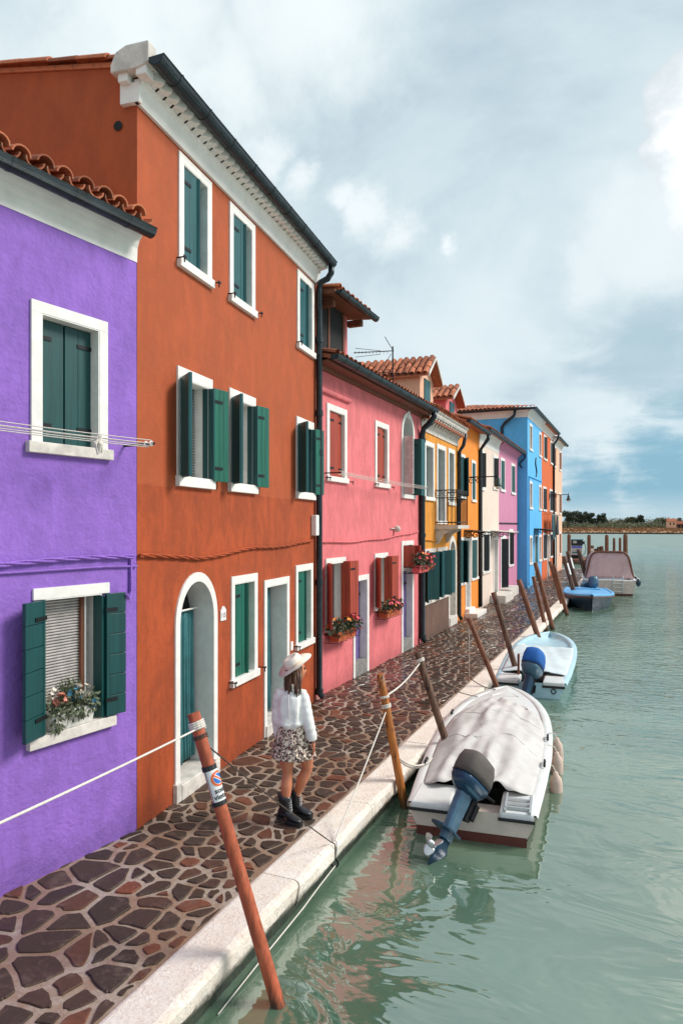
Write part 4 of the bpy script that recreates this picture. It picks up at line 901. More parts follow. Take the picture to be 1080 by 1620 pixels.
for x0, x1 in ((-.665, -.22), (.30, .665)):
    st = MB().box(x0, x1, -.02, .60, b1.free - .06, b1.free + .035).build('stern_seat', M['gel'], b1.root, bevel=.03)
    MB().box(x0 - .01, x1 + .01, -.035, -.021, b1.free - .065, b1.free - .03).build('rub_strip', M['rubber'], st, bevel=.006)
MB().box(-.219, .299, .02, .10, .02, .24).build('motor_well', M['boot'], b1.root); MB().box(-.219, .299, .10, .55, .14, .20).build('well_floor', M['cream'], b1.root)
ld = MB().tube([(.36, -.02, .375), (.36, .42, .40)], .016, 6).build('boarding_ladder', M['alu'], b1.root); MB().tube([(.62, -.02, .375), (.62, .42, .40)], .016, 6).build('rail', M['alu'], ld)
for yy in (.06, .18, .30): MB().box(.36, .62, yy - .018, yy + .018, .375, .40).build('rung', M['alu'], ld)
outboard(b1, -.02, -.12, .50, -42, -30, .80, M['motor'], M['cap'], M['motorl'], twist=0)
for sg, yy in ((-1, 1.25), (1, 1.6), (1, 2.7), (-1, 3.6)):
    x = sg * (b1.hbs(yy / b1.L) - .04); MB().tube([(x, yy - .11, b1.zs(yy / b1.L) + .05), (x, yy - .06, b1.zs(yy / b1.L) + .08), (x, yy + .06, b1.zs(yy / b1.L) + .08), (x, yy + .11, b1.zs(yy / b1.L) + .05)], .015, 6).tube([(x, yy, b1.zs(.3) + .02), (x, yy, b1.zs(.3) + .08)], .015, 6).build('cleat', M['iron'], b1.root)
for i, yy in enumerate((1.75, 2.45, 3.0)):
    t = yy / b1.L; w = b1.world(b1.hbs(t) + .085, yy, 0); zt = WZ + b1.zs(t) - .02 - .03 * (2 - i)
    f = MB().lathe([(.012, 0), (.03, -.02), (.035, -.05), (.07, -.09), (.08, -.16), (.08, -.42), (.07, -.48), (.03, -.52), (.005, -.525)], 14)
    o = f.build('boat_fender', M['fender'], smooth=True, loc=(w.x, w.y, zt)); o.rotation_euler = (0, rnd(-.08, .02), 0)
    tag(o, ('worn beige fender hanging nearest the stern of the grey covered boat', 'worn beige middle fender on the grey covered boat', 'worn beige fender hanging nearest the bow of the grey covered boat')[i], 'fender', 'fenders on the white boat')
    a = b1.world(b1.hbs(t) - .03, yy, b1.zs(t) + .035) - Vector((w.x, w.y, zt)); MB().tube([(0, 0, -.01), (a.x * .25, a.y * .25, .06), tuple(a)], .007, 5).build('lanyard', M['rope'], o)
# ---------- pale boat with blue hooded motor
b2 = Boat('pale_motor_boat', 'pale blue white motor boat with bright blue hooded outboard', (-2.0, 14.25), (-2.33, 20.6), .78, .30, M['paleblue'], [(0, .86), (.15, .94), (.4, 1.0), (.6, .99), (.75, .90), (.85, .74), (.93, .48), (.975, .25), (1, .04)], .08)
b2.make_hull(boot=False).each('gunwale', M['paleblue'], b2.root, smooth=True)
def tarp2(i, j):
    t = .11 + .52 * i; b = b2.hbs(t) - .06; x = j * 2 - 1; y = t * b2.L
    return (x * b, y, b2.zs(t) + .03 + .10 * (1 - x * x) * math.sin(math.pi * min(1, .2 + i)) + .02 * noise.noise((x * 3, y, 2)) * (1 - x * x) + .008 * math.sin(x * 14 + y * 3) * (1 - x * x))
MB().grid(tarp2, 30, 24).build('boat_cover', M['tarp2'], b2.root, smooth=True, solid=.006)
b2.deck(.63, .995, .10, -.10, -.01).build('bow_well', M['paleblue'], b2.root, smooth=True)
for x0, x1 in ((-.66, -.22), (.24, .66)):
    st = MB().box(x0, x1, -.02, .62, b2.free - .10, b2.free + .03).build('stern_seat', M['gel'], b2.root, bevel=.03); MB().box(x0 - .005, x1 + .005, -.035, -.021, b2.free - .085, b2.free - .04).build('rub_strip', M['rubber'], st)
    e = coil(((x0 + x1) / 2, -.02, .22), (0, 1, 0), .045, .01, 1); e = [(p[0], p[1], p[2] - .07) for p in e]; MB().tube(e, .01, 5).build('stern_eye', M['iron'], b2.root)
MB().box(-.219, .239, .02, .10, .02, .2).build('motor_well', M['gel'], b2.root)
outboard(b2, .02, -.05, .38, -30, -12, 1.0, M['motorl'], M['capblue'], M['motor'], twist=6)
MB().box(-.30, -.26, .5, .6, .3, .75).build('stern_post', M['wood'], b2.root)
# ---------- navy boat, bow towards the bridge
b3 = Boat('navy_motor_boat', 'dark navy boat with light blue deck and small outboard', (-2.35, 35.3), (-1.72, 29.3), 1.05, .45, M['navy'], [(0, .84), (.2, .96), (.45, 1), (.65, .92), (.8, .72), (.9, .46), (.97, .18), (1, .03)], .22)
b3.make_hull(boot=False).each('gunwale', M['sky'], b3.root, smooth=True); b3.deck(.02, .99, .10, .06, .0).build('deck_cover', M['sky'], b3.root, smooth=True)
MB().box(-.55, .55, 1.4, 1.75, .50, .56).build('thwart', M['sky'], b3.root); outboard(b3, -.2, .5, .62, -72, 30, .9, M['motorl'], M['motorl'], M['motor'])
MB().tube([(b3.hbs(i / 20) + .03, i / 20 * b3.L, b3.zs(i / 20) - .08) for i in range(21)] + [(-b3.hbs(i / 20) - .03, i / 20 * b3.L, b3.zs(i / 20) - .08) for i in range(20, -1, -1)], .025, 6).build('rub_strake', M['wood'], b3.root)
# ---------- cabin boat with pink canopy
b4 = Boat('canopied_motor_boat', 'cream motor boat with faded pink canopy and stern ladder', (-1.28, 36.6), (-1.95, 43.2), 1.25, .72, M['cream'], [(0, .92), (.2, .98), (.45, 1), (.65, .92), (.8, .72), (.9, .46), (.97, .18), (1, .03)], .2)
b4.make_hull().each('gunwale', M['gel'], b4.root, smooth=True); b4.deck(.0, .99, .10, .02, .0).build('deck', M['gel'], b4.root, smooth=True)
def can(i, j):
    a = math.pi * j; y = .9 + 2.9 * i; w = 1.12; hgt = 1.32 - .1 * i
    x = -w * math.copysign(abs(math.cos(a)) ** .3, math.cos(a)); z = .80 + hgt * abs(math.sin(a)) ** .25
    return (x * (1 - .17 * (z - .8)), y + .12 * noise.noise((x, z, i)), z + .02 * math.sin(y * 6))
cn = MB().grid(can, 14, 22).build('canopy', M['tarp3'], b4.root, smooth=True, solid=.01)
def flap(i, j):
    a = math.pi * j; p = can(0, j); z = .80 + (p[2] - .80) * i; return (p[0] * (1 if i > 0 else 1.0), .9 - .18 * (1 - i) + .03 * math.sin(p[0] * 16) * (1 - i), z)
MB().grid(flap, 8, 30).build('canopy_flap', M['tarp3'], cn, smooth=True, solid=.008)
for i in (0, .98): MB().tube([tuple(Vector(can(i, j / 24)) * 1.0 + Vector((0, -.03, .015))) for j in range(25)], .045, 6).build('canopy_hoop', M['wood'], cn)
ld = MB().tube([(.1, -.05, .1), (.1, -.05, 1.0)], .025, 6).build('boarding_ladder', M['alu'], b4.root); MB().tube([(.55, -.05, .1), (.55, -.05, 1.0)], .025, 6).build('rail', M['alu'], ld)
for zz in (.2, .4, .6, .8): MB().tube([(.1, -.05, zz), (.55, -.05, zz)], .02, 6).build('rung', M['alu'], ld)
for i, (yy, cc) in enumerate(((.5, 'navy'), (1.0, 'gel'), (2.2, 'navy'))):
    w = b4.world(b4.hbs(yy / b4.L) + .13, yy, .62); o = MB().ball((0, 0, 0), (.12, .12, .2)).build('boat_fender', M[cc], smooth=True, loc=w); tag(o, ('navy fender by the stern of the canopied boat', 'white ball fender on the canopied boat', 'navy fender amidships on the canopied boat')[i], 'fender', 'fenders on the canopied boat')
    MB().tube([(0, 0, .19), (-.1, 0, .3)], .012, 5).build('lanyard', M['rope'], o)
# ------------------------------------------------------------------ mooring posts and ropes
M['redpost'] = paint('red brown painted post', s2l(164, 80, 50), .28, .7, (34, 34, 3), .6, wear=s2l(178, 96, 64), weed=-.2)
M['yelpost'] = paint('ochre varnished post', s2l(172, 102, 40), .3, .5, (22, 22, 1.2), .3, wear=(.05, .025, .015), weed=-.05)
M['oldpost'] = paint('weathered dark post', s2l(98, 70, 54), .5, .75, (26, 26, 1.5), .6, wear=(.018, .014, .012), weed=.0)
M['brpost'] = paint('brown timber post', s2l(122, 76, 54), .4, .7, (26, 26, 1.5), .5, wear=s2l(78, 50, 36), weed=-.05)
PG = 'mooring posts along the quay'; TOPS = {}
def post(key, top, foot, r, mat, label, Y=None, X=-2.56, onwater=True, tilt_y=0.0, band=None):
    if onwater: base = onz(foot[0], foot[1], WZ)
    else: base = onx(foot[0], foot[1], X)
    t = ony(top[0], top[1], base.y + tilt_y); d = (t - base).normalized(); low = base + d * ((-1.3 - base.z) / d.z); TOPS[key] = (t, d, r, low)
    n = 14; L = (t - low).length; pts = [(d * (L * i / n)) for i in range(n + 1)]
    rr = [r * (1.06 - .1 * i / n) * (1 + .03 * noise.noise((i * .7, key * 3.3, 0))) for i in range(n + 1)]
    o = MB().tube(pts, rr, 14).build('mooring_post', M[mat], smooth=False, loc=low)
    for p in o.data.polygons: p.use_smooth = len(p.vertices) == 4
    return tag(o, label, 'mooring post', PG), low
P1, P1low = post(1, (306, 1128), (440, 1590), .049, 'redpost', 'red brown post with no mooring sticker, leaning over the pavement')
post(2, (601, 1066), (640, 1278), .050, 'yelpost', 'ochre varnished post beside the stern of the grey covered boat')
post(3, (660, 1032), (697, 1148), .053, 'oldpost', 'weathered splintered dark post by the bow of the grey covered boat', onwater=False)
post(4, (741, 978), (782, 1078), .050, 'brpost', 'reddish brown post beside the stern of the pale boat', onwater=False)
post(5, (780, 937), (807, 1030), .060, 'oldpost', 'dark grey post beside the pale boat with thin line tied on', onwater=False)
post(6, (820, 917), (849, 1003), .075, 'brpost', 'thick brown post just past the bow of the pale boat', onwater=False, X=-2.62)
post(7, (843, 912), (864, 1000), .065, 'brpost', 'shorter brown post paired with a taller one beyond the pale boat')
post(8, (846, 890), (874, 996), .075, 'brpost', 'taller brown post paired with a shorter one beyond the pale boat')
post(9, (869, 888), (892, 968), .075, 'brpost', 'reddish post with white mark beside the navy boat')
post(10, (875, 893), (889, 945), .075, 'brpost', 'brown post standing behind the post with white mark', onwater=False, X=-2.7)
post(11, (891, 880), (906, 933), .10, 'oldpost', 'dark post with white mark near the bow line of the canopied boat', onwater=False, X=-2.75)
post(12, (897, 872), (912, 930), .10, 'oldpost', 'tallest dark post behind the navy boat', onwater=False, X=-2.75)
post(13, (914, 869), (926, 912), .11, 'oldpost', 'dark post leaning in front of the fuel pump', onwater=False, X=-2.6)
t, d, r, low = TOPS[1]
# paper marker with the no-mooring sign wrapped round the red post
c = ony(336, 1243, low.y + (t - low).y * .6); k = (c - low).dot(d); half = .118; ax = d.orthogonal()
side = (EYE - (low + d * k)); side = (side - d * side.dot(d)).normalized(); tang = d.cross(side)
def wrap(a, h, rr): return d * (k + h) + (side * math.cos(a) + tang * math.sin(a)) * rr
A0 = math.radians(50)                                # sticker centre is turned away to the canal side
def patch(name, mat, a0, a1, h0, h1, rr, parent): return MB().grid(lambda i, j: wrap(a0 + (a1 - a0) * i, h0 + (h1 - h0) * j, rr), 14, 4).build(name, mat, parent)
M['paper'] = simple('white sticker', (.78, .78, .76), .5, 0, .05, 20, .02); M['blk'] = simple('black print', (.012, .012, .014), .5, 0, .1, 20, 0); M['signred'] = simple('orange red print', s2l(226, 96, 40), .5, 0, .08, 20, 0); M['signblue'] = simple('blue print', s2l(28, 104, 190), .5, 0, .08, 20, 0)
rp = r * 1.03
stk = patch('sticker', M['paper'], A0 - 1.75, A0 + 1.6, -half, half, rp + .004, P1)
patch('tape', M['blk'], -math.pi, math.pi, half - .004, half + .032, rp + .006, P1); patch('tape', M['blk'], -math.pi, math.pi, -half - .028, -half + .004, rp + .006, P1); patch('sticker_border', M['blk'], A0 - 1.62, A0 - 1.54, -half, half, rp + .0055, P1)
def disc(name, mat, h, R0, R1, rr, ang0=0, ang1=2 * math.pi, parent=stk):
    return MB().grid(lambda i, j: wrap(A0 + (R0 + (R1 - R0) * j) * math.cos(ang0 + (ang1 - ang0) * i) / rp, h + (R0 + (R1 - R0) * j) * math.sin(ang0 + (ang1 - ang0) * i), rr), 40, 5).build(name, mat, parent)
disc('sign_ring', M['signred'], .044, .042, .056, rp + .0065); disc('sign_disc', M['signblue'], .044, 0, .037, rp + .0065)
def bar(name, mat, w, rr): 
    MB().grid(lambda i, j: wrap(A0 + ((i - .5) * .082 * math.cos(-.75) + (j - .5) * w * .68) / rp, .044 + (i - .5) * .082 * math.sin(-.75) * -1 * -1 + (j - .5) * w * .73, rr), 14, 3).build(name, mat, stk)
bar('sign_bar_edge', M['paper'], .022, rp + .0075); bar('sign_bar', M['signred'], .011, rp + .0085)
def text_mesh(txt, size, bold=True):
    cu = bpy.data.curves.new('t', 'FONT'); cu.body = txt; cu.size = size; cu.align_x = 'CENTER'; cu.offset = size * .022 if bold else 0; cu.resolution_u = 3
    ob = bpy.data.objects.new('t', cu); COL.objects.link(ob); bpy.context.view_layer.update(); dg = bpy.context.evaluated_depsgraph_get()
    me = bpy.data.meshes.new_from_object(ob.evaluated_get(dg)); bpy.data.objects.remove(ob); bpy.data.curves.remove(cu); return me
for txt, h in (("sosta", -.054), ("vietata", -.098)):
    me = text_mesh(txt, .052)
    for vv in me.vertices: q = wrap(A0 + vv.co.x / rp, h + vv.co.y, rp + .0065); vv.co = q
    me.materials.clear(); me.materials.append(M['blk']); me.name = 'lettering'; o = bpy.data.objects.new('lettering', me); COL.objects.link(o); o.parent = stk
# ropes
RG = 'mooring ropes'
def rope(pts, r, mat, label):
    pts = [Vector(p) for p in pts]; o0 = pts[0]; o = MB().tube([p - o0 for p in pts], r, 6).build('rope', M[mat], smooth=True, loc=o0); return tag(o, label, 'rope', RG)
def ptop(k, f):                       # a point f metres below the top of a post
    t, d, r, low = TOPS[k]; return t - d * f
def knot(k, f, turns=3, mat='rope', rr=.008):
    t, d, r, low = TOPS[k]; o = MB().tube([p - low for p in coil(ptop(k, f), d, r * 1.06 + rr * .5, rr, turns, .016)], rr, 5).build('rope_coil', M[mat], bpy.data.objects[PN[k]]); return o
PN = {}
for o in list(COL.objects):
    if o.name.startswith('mooring_post'): 
        for k, v_ in TOPS.items():
            if (o.location - v_[3]).length < 1e-4: PN[k] = o.name
knot(1, .13, 4); knot(1, .20, 2, 'ropedark', .006); knot(2, .30, 2); knot(2, .42, 3); knot(3, .14, 3)
e0 = onx(0, 1300, -2.75); s0 = ptop(1, .12); far_ = s0 + (e0 - s0) * 1.25
o, lw = None, None
base0 = Vector((far_.x + .28, far_.y, -1.3)); dd = (far_ - base0); oo = MB().tube([dd * (i / 8) * (1.05) for i in range(9)], .049, 12).build('mooring_post', M['redpost'], loc=base0); tag(oo, 'red brown post beside the purple house holding the long white rope', 'mooring post', PG)
rope(bez(s0, far_, .01), .0075, 'rope', 'long white rope crossing in front of the purple house')
ring = onx(529, 1360, KO + .012)
lip = Vector((KO + .014, ring.y, .012))
rope(bez(ptop(1, .21), lip - Vector((.03, 0, -.004)), .02, 16) + [lip, lip - Vector((-.008, 0, .06)), ring], .006, 'ropedark', 'thin dark rope running from the stickered post to the kerb')
rope(bez(ptop(2, .44), lip + Vector((-.02, .05, .004)), .02, 16) + [lip + Vector((.004, .045, 0)), lip + Vector((.012, .03, -.06)), ring + Vector((0, .02, 0))], .009, 'rope', 'pale rope slanting from the ochre post down to the kerb')
o = MB().tube([p - ring for p in coil(ring - Vector((0, 0, .03)), (0, 1, 0), .04, .01, 1.05, .0)], .009, 6).build('mooring_ring', M['iron'], loc=ring); tag(o, 'iron mooring ring on the kerb edge', 'ring')
rope(bez(ptop(2, .28), ptop(3, .14), .06, 14), .011, 'rope', 'white rope slung between the ochre post and the splintered post')
rope(bez(ptop(3, .34), b1.world(-.45, 4.75, .42), .05, 12), .008, 'ropedark', 'dark rope from the splintered post to the bow of the covered boat')
for i in range(2): rope(bez(ptop(2, .98 + .02 * i), b1.world(-.66, 1.25 + .1 * i, .40), .10 + .04 * i, 14), .012, 'rope', ('pale stern rope, upper of two from the ochre post to the covered boat', 'pale stern rope sagging lower of two from the ochre post to the covered boat')[i])
rope([onx(x, y, KO + .03) for x, y in ((345, 1605), (420, 1510), (480, 1436), (505, 1402), (530, 1370))], .006, 'rope', 'thin pale line running down along the quay wall to the water')
rope(bez(ptop(4, .02) - Vector((.0, 0, .0)), onz(742, 1082, -.02), 0, 4), .006, 'rope', 'thin line hanging straight down from the reddish brown post')
rope(bez(ptop(5, .45), Eh.world(3.0, -.45, .06), .03, 8), .006, 'rope', 'thin pale line from the dark grey post to the tangerine house doorstep')
rope(bez(onx(740, 1070, -2.7), b1.world(-.2, 5.35, .43), .05, 8), .008, 'ropedark', 'dark bow line between the covered boat and the quay')
# ------------------------------------------------------------------ the walking woman
def skin_mat():
    m, b = newmat('skin'); v = ocoord(); setc(b, MIXC(NOISE(v, 8, 4), s2l(186, 112, 78), s2l(204, 132, 98))); b.inputs['Roughness'].default_value = .45
    b.inputs['Subsurface Weight'].default_value = .08; b.inputs['Subsurface Radius'].default_value = (.02, .01, .006); return m
M['skin'] = skin_mat()
M['linen'] = cloth('white linen', s2l(240, 238, 234), s2l(226, 224, 222), 6); M['straw'] = simple('cream felt', s2l(238, 226, 212), .8, 0, .05, 30, .1); M['hatband'] = simple('beige ribbon', s2l(222, 196, 174), .6)
M['hair'] = simple('brown hair with pale ends', s2l(92, 62, 46), .5, 0, .4, 30, .4); M['boot_leather'] = simple('black leather', (.014, .015, .018), .32, 0, .3, 30, .1); M['lace'] = simple('pale lace', (.5, .5, .5), .7)
m, b = newmat('floral print'); v = ocoord(); vo = N('ShaderNodeTexVoronoi'); LK(scaled(v, (1, 1, .6)), vo.inputs['Vector']); vo.inputs['Scale'].default_value = 46
g = NOISE(v, 38, 4, .6, 1.0); col = MIXC(MAPR(g, .46, .52), s2l(232, 214, 196), s2l(66, 44, 42)); col = MIXC(MAPR(NOISE(v, 55, 2), .64, .67), col, s2l(176, 60, 92)); col = MIXC(MAPR(vo.outputs['Distance'], .2, .12), col, s2l(120, 84, 70))
setc(b, col); b.inputs['Roughness'].default_value = .85; M['print'] = m
G0 = onz(463, 1300); PR = empty('person', G0, TH, 'person in white blouse, floral skirt, pale hat and black boots walking by the kerb', 'person')
# local frame: x to the right of the view, y away from it, z up
def capsule(mb, pts, rs, n=12, sq=(1, 1)):
    P, R = [], []
    for i in range(len(pts) - 1):
        for k in range(6):
            f = k / 6; P.append(Vector(pts[i]).lerp(Vector(pts[i + 1]), f)); s = f * f * (3 - 2 * f); R.append(rs[i] + (rs[i + 1] - rs[i]) * s)
    P.append(Vector(pts[-1])); R.append(rs[-1]); P = [P[0] + (P[0] - P[1]).normalized() * R[0] * .6] + P + [P[-1] + (P[-1] - P[-2]).normalized() * R[-1] * .6]; R = [R[0] * .45] + R + [R[-1] * .45]
    return mb.tube(P, R, n, True, sq)
hipL, hipR = (-.085, .02, .86), (.085, .04, .86)
kL, aL = (-.055, .03, .50), (-.075, -.02, .16); kR, aR = (.155, .10, .53), (.015, .16, .17)
bd = MB()
capsule(bd, [hipL, (-.07, .04, .68), kL], [.098, .086, .054]); capsule(bd, [kL, (-.066, -.01, .38), (-.07, -.02, .22), aL], [.052, .060, .042, .036])
capsule(bd, [hipR, (.13, .08, .68), kR], [.098, .088, .056]); capsule(bd, [kR, (.10, .105, .42), (.045, .14, .27), aR], [.053, .061, .043, .036])
capsule(bd, [aL, (-.06, -.03, .07), (.02, -.06, .03)], [.036, .036, .03]); capsule(bd, [aR, (.03, .15, .07), (.11, .13, .03)], [.036, .036, .03])
capsule(bd, [(0, .03, .84), (-.01, .03, .98), (-.015, .035, 1.12), (-.02, .03, 1.28), (-.015, .03, 1.38)], [.118, .105, .092, .108, .075], 16)
shL, shR = (-.142, .035, 1.335), (.108, .01, 1.33); eL, wL = (-.168, .06, 1.07), (-.145, .10, .84); eR, wR = (.158, -.035, 1.08), (.212, -.05, .865)
capsule(bd, [(-.02, .03, 1.345), shL, eL], [.06, .052, .040]); capsule(bd, [eL, wL], [.040, .026]); capsule(bd, [(-.02, .03, 1.345), shR, eR], [.06, .052, .040]); capsule(bd, [eR, wR], [.040, .026])
capsule(bd, [(-.015, .03, 1.36), (.005, .03, 1.44), (.02, .035, 1.48)], [.055, .048, .05])
# hands: palm, four fingers and a thumb, slightly curled
for W0, sg in ((wR, 1), (wL, -1)):
    W0 = Vector(W0); dn = Vector((.10 * sg, .12, -1)).normalized(); fw = Vector((0, 1, .12)).normalized(); inn = Vector((-sg, 0, 0))
    palm = W0 + dn * .055; bd.obox(palm, fw * .037, inn * .012, dn * .046)
    capsule(bd, [W0, W0 + dn * .05], [.025, .026], 8)
    for k, (o_, ln) in enumerate(((-.027, .062), (-.009, .074), (.009, .080), (.027, .070))):
        b0 = palm + dn * .042 + fw * o_; m1 = b0 + (dn + inn * .22).normalized() * ln * .5; m2 = m1 + (dn + inn * .65).normalized() * ln * .5
        capsule(bd, [b0, m1, m2], [.0098, .0090, .0075], 7)
    t0 = palm + fw * .03 - dn * .02; capsule(bd, [t0, t0 + (fw * .7 + dn).normalized() * .038 + inn * .008, t0 + (fw * .4 + dn).normalized() * .066 + inn * .018], [.014, .011, .008], 7)
# head in its own frame, then turned: f = face direction
HC = Vector((.04, .035, 1.575)); fdir = Vector((.93, .34, .10)).normalized(); rgt = fdir.cross(UP).normalized(); hup = rgt.cross(fdir).normalized()
def hp(f, r_, u): return HC + fdir * f + rgt * r_ + hup * u
def head(i, j):
    t = -math.pi / 2 + math.pi * i; a = 2 * math.pi * j; c, sn = math.cos(t), math.sin(t); f = math.cos(a) * c; r_ = math.sin(a) * c
    F_ = f * .092; R_ = r_ * .069; U_ = sn * .112
    if f > 0:
        if sn < 0: F_ *= 1 - .10 * abs(sn); R_ *= 1 - .38 * sn * sn
        F_ -= .010 * math.exp(-((sn - .10) / .12) ** 2) * max(0, f) * (1 if abs(r_) > .15 else .3)
        nose = math.exp(-(r_ / .16) ** 2) * math.exp(-((sn + .18) / .15) ** 2) * max(0, f); F_ += .030 * nose
        F_ += .010 * math.exp(-(r_ / .3) ** 2) * math.exp(-((sn + .50) / .07) ** 2) * f + .012 * math.exp(-(r_ / .3) ** 2) * math.exp(-((sn + .82) / .12) ** 2) + .008 * math.exp(-(r_ / .3) ** 2) * math.exp(-((sn + .62) / .05) ** 2) * f
    return hp(F_, R_, U_)
bd.loft([[head(i / 40, j / 48) for j in range(48)] for i in range(1, 40)])
for sg in (-1, 1): bd.ball(tuple(hp(-.005, .074 * sg, -.012)), (.018, .014, .030), 8, 6)
body = bd.build('body', M['skin'], PR); rm = body.modifiers.new('r', 'REMESH'); rm.mode = 'VOXEL'; rm.voxel_size = .0055; rm.use_smooth_shade = True; sm = body.modifiers.new('s', 'SMOOTH'); sm.iterations = 3; sm.factor = .5
fc = MB()
for sg in (-1, 1): fc.ball(tuple(hp(.080, .030 * sg, .012)), (.011, .011, .009), 8, 6)
fc.each('eye', M['boot_leather'], PR); MB().tube([hp(.098, -.024, -.062), hp(.105, 0, -.060), hp(.098, .024, -.062)], [.004, .007, .004], 6).build('lips', simple('lips', s2l(176, 84, 76), .4), PR)
for sg in (-1, 1): MB().tube([hp(.088, .018 * sg, .032), hp(.086, .034 * sg, .037), hp(.076, .05 * sg, .030)], .0035, 5).build('eyebrow', M['hair'], PR)
# hair: cap plus shoulder length strands
hm = MB(); hm.loft([[hp(-.012 + .106 * math.cos(a) * math.cos(t) * (.78 if math.cos(a) > 0 else 1.0), .083 * math.sin(a) * math.cos(t), .02 + .116 * math.sin(t)) for a in [2 * math.pi * k / 20 for k in range(20)]] for t in [-.35 + 1.85 * k / 8 for k in range(9)]])
for k in range(46):
    a = math.radians(rnd(75, 285)); s0 = hp(-.012 + .092 * math.cos(a), .078 * math.sin(a), rnd(-.03, .03)); ln = rnd(.19, .28)
    e_ = s0 - UP * ln + Vector((rnd(-.02, .03), rnd(-.03, .01), 0)); m_ = s0.lerp(e_, .5) + (s0 - HC).normalized() * .022
    hm.tube([s0, m_, e_], [.015, .013, .004], 5)
hm.build('hair', M['hair'], PR, smooth=True)
# hat, tipped back
ht = Matrix.Translation(hp(-.012, 0, .062)) @ Matrix((rgt, (fdir + hup * .52).normalized(), rgt.cross((fdir + hup * .52).normalized()))).transposed().to_4x4()
hat = MB(); n = 36
prof = [(.098, -.02), (.098, .0), (.190, .008), (.194, .012), (.102, .010), (.098, .05), (.090, .088), (.077, .106), (.045, .110), (.004, .098)]
hat.loft([[ht @ Vector((r_ * (.9 if r_ < .12 else 1) * math.cos(a), r_ * 1.04 * math.sin(a), z_ + (.014 * math.cos(2 * a) * (r_ > .15)) - .012 * (r_ < .05))) for a in [2 * math.pi * k / n for k in range(n)]] for r_, z_ in prof])
hat_o = hat.build('hat', M['straw'], PR, smooth=True); MB().loft([[ht @ Vector((r_ * .9 * math.cos(a), r_ * 1.04 * math.sin(a), z_)) for a in [2 * math.pi * k / n for k in range(n)]] for r_, z_ in ((.104, .012), (.1025, .038))], True, False).build('hat_band', M['hatband'], hat_o, smooth=True)
# blouse: torso and two loose sleeves, remeshed together into one garment
bl = MB()
def tor(z): 
    t = (z - .98) / .42; w = .122 + .040 * math.sin(math.pi * min(1, t * .95)) - (.10 * max(0, (t - .82) / .18) ** 1.5); dd = .116 + .016 * math.sin(math.pi * t) - .045 * max(0, (t - .8) / .2); return w, dd
rings = []
for i in range(22):
    z = .99 + .43 * i / 21; w, dd = tor(z); R = []
    for k in range(40):
        a = 2 * math.pi * k / 40; fold = .010 * math.sin(a * 7 + z * 9) * (1 - (z - .99) / .5) + .014 * noise.noise((math.cos(a) * 3, math.sin(a) * 3, z * 7)); 
        puff_ = .03 * math.exp(-((z - 1.04) / .035) ** 2)
        R.append((-.018 + (w + fold + puff_) * math.cos(a), .028 + (dd + fold + puff_) * math.sin(a), z + .012 * math.sin(a * 5) * (i < 2)))
    rings.append(R)
bl.loft(rings); bl.lathe([(.072, 1.37), (.066, 1.42), (.058, 1.445), (.05, 1.445)], 16, (-.004, .032, 0))
for s_, e_, w_ in ((shL, eL, wL), (shR, eR, wR)):
    s_, e_, w_ = Vector(s_), Vector(e_), Vector(w_); P = []; R = []
    for k in range(15):
        f = k / 14; p = s_.lerp(e_, f * 2) if f < .5 else e_.lerp(w_, (f - .5) * 2); P.append(p); R.append((.060 - .008 * f + .006 * math.sin(math.pi * f) + .003 * math.sin(f * 38)) if k < 14 else .044)
    bl.tube([s_.lerp(Vector((-.02, .03, 1.33)), .5)] + P, [.066] + R, 16)
o = bl.build('blouse', M['linen'], PR); rm = o.modifiers.new('r', 'REMESH'); rm.mode = 'VOXEL'; rm.voxel_size = .007; rm.use_smooth_shade = True; sm = o.modifiers.new('s', 'SMOOTH'); sm.iterations = 6
tx = bpy.data.textures.new('cloth folds', 'CLOUDS'); tx.noise_scale = .055; tx.noise_depth = 2; dm_ = o.modifiers.new('d', 'DISPLACE'); dm_.texture = tx; dm_.strength = .004; dm_.mid_level = .5
bx_ = MB()
for k in range(7): bx_.tube([(-.03 + .012 * (k / 6 - .5), -.118 + .012 * abs(k - 3) / 3 - .004, 1.36 - .05 * k), (-.03 + .012 * ((k + 1) / 6 - .5), -.118 + .012 * abs(k - 2) / 3 - .004, 1.36 - .05 * (k + 1))], .004, 5)
bx_.build('button_placket', M['linen'], PR)
# skirt in two tiers with ruffles
sk = MB(); 
def skr(z0, z1, w0, w1, d0, d1, nf, amp, n=96, m_=12):
    return [[(-.012 + (w0 + (w1 - w0) * i / m_ + amp * (i / m_) * math.sin(nf * a + 2 * noise.noise((a, i * .1, 0)))) * math.cos(a) + .02 * i / m_, .035 + (d0 + (d1 - d0) * i / m_ + amp * (i / m_) * math.sin(nf * a + 2 * noise.noise((a, i * .1, 0)))) * math.sin(a), z0 + (z1 - z0) * i / m_ + .006 * math.sin(nf * a) * i / m_) for a in [2 * math.pi * k / n for k in range(n)]] for i in range(m_ + 1)]
sk.loft(skr(1.04, .82, .138, .190, .128, .165, 11, .010), True, False); o = sk.build('skirt', M['print'], PR, smooth=True, solid=.004)
MB().loft(skr(.84, .71, .188, .218, .160, .186, 17, .014), True, False).build('skirt_ruffle', M['print'], o, smooth=True, solid=.004); MB().loft(skr(.735, .675, .206, .224, .178, .192, 21, .015), True, False).build('skirt_ruffle', M['print'], o, smooth=True, solid=.004)
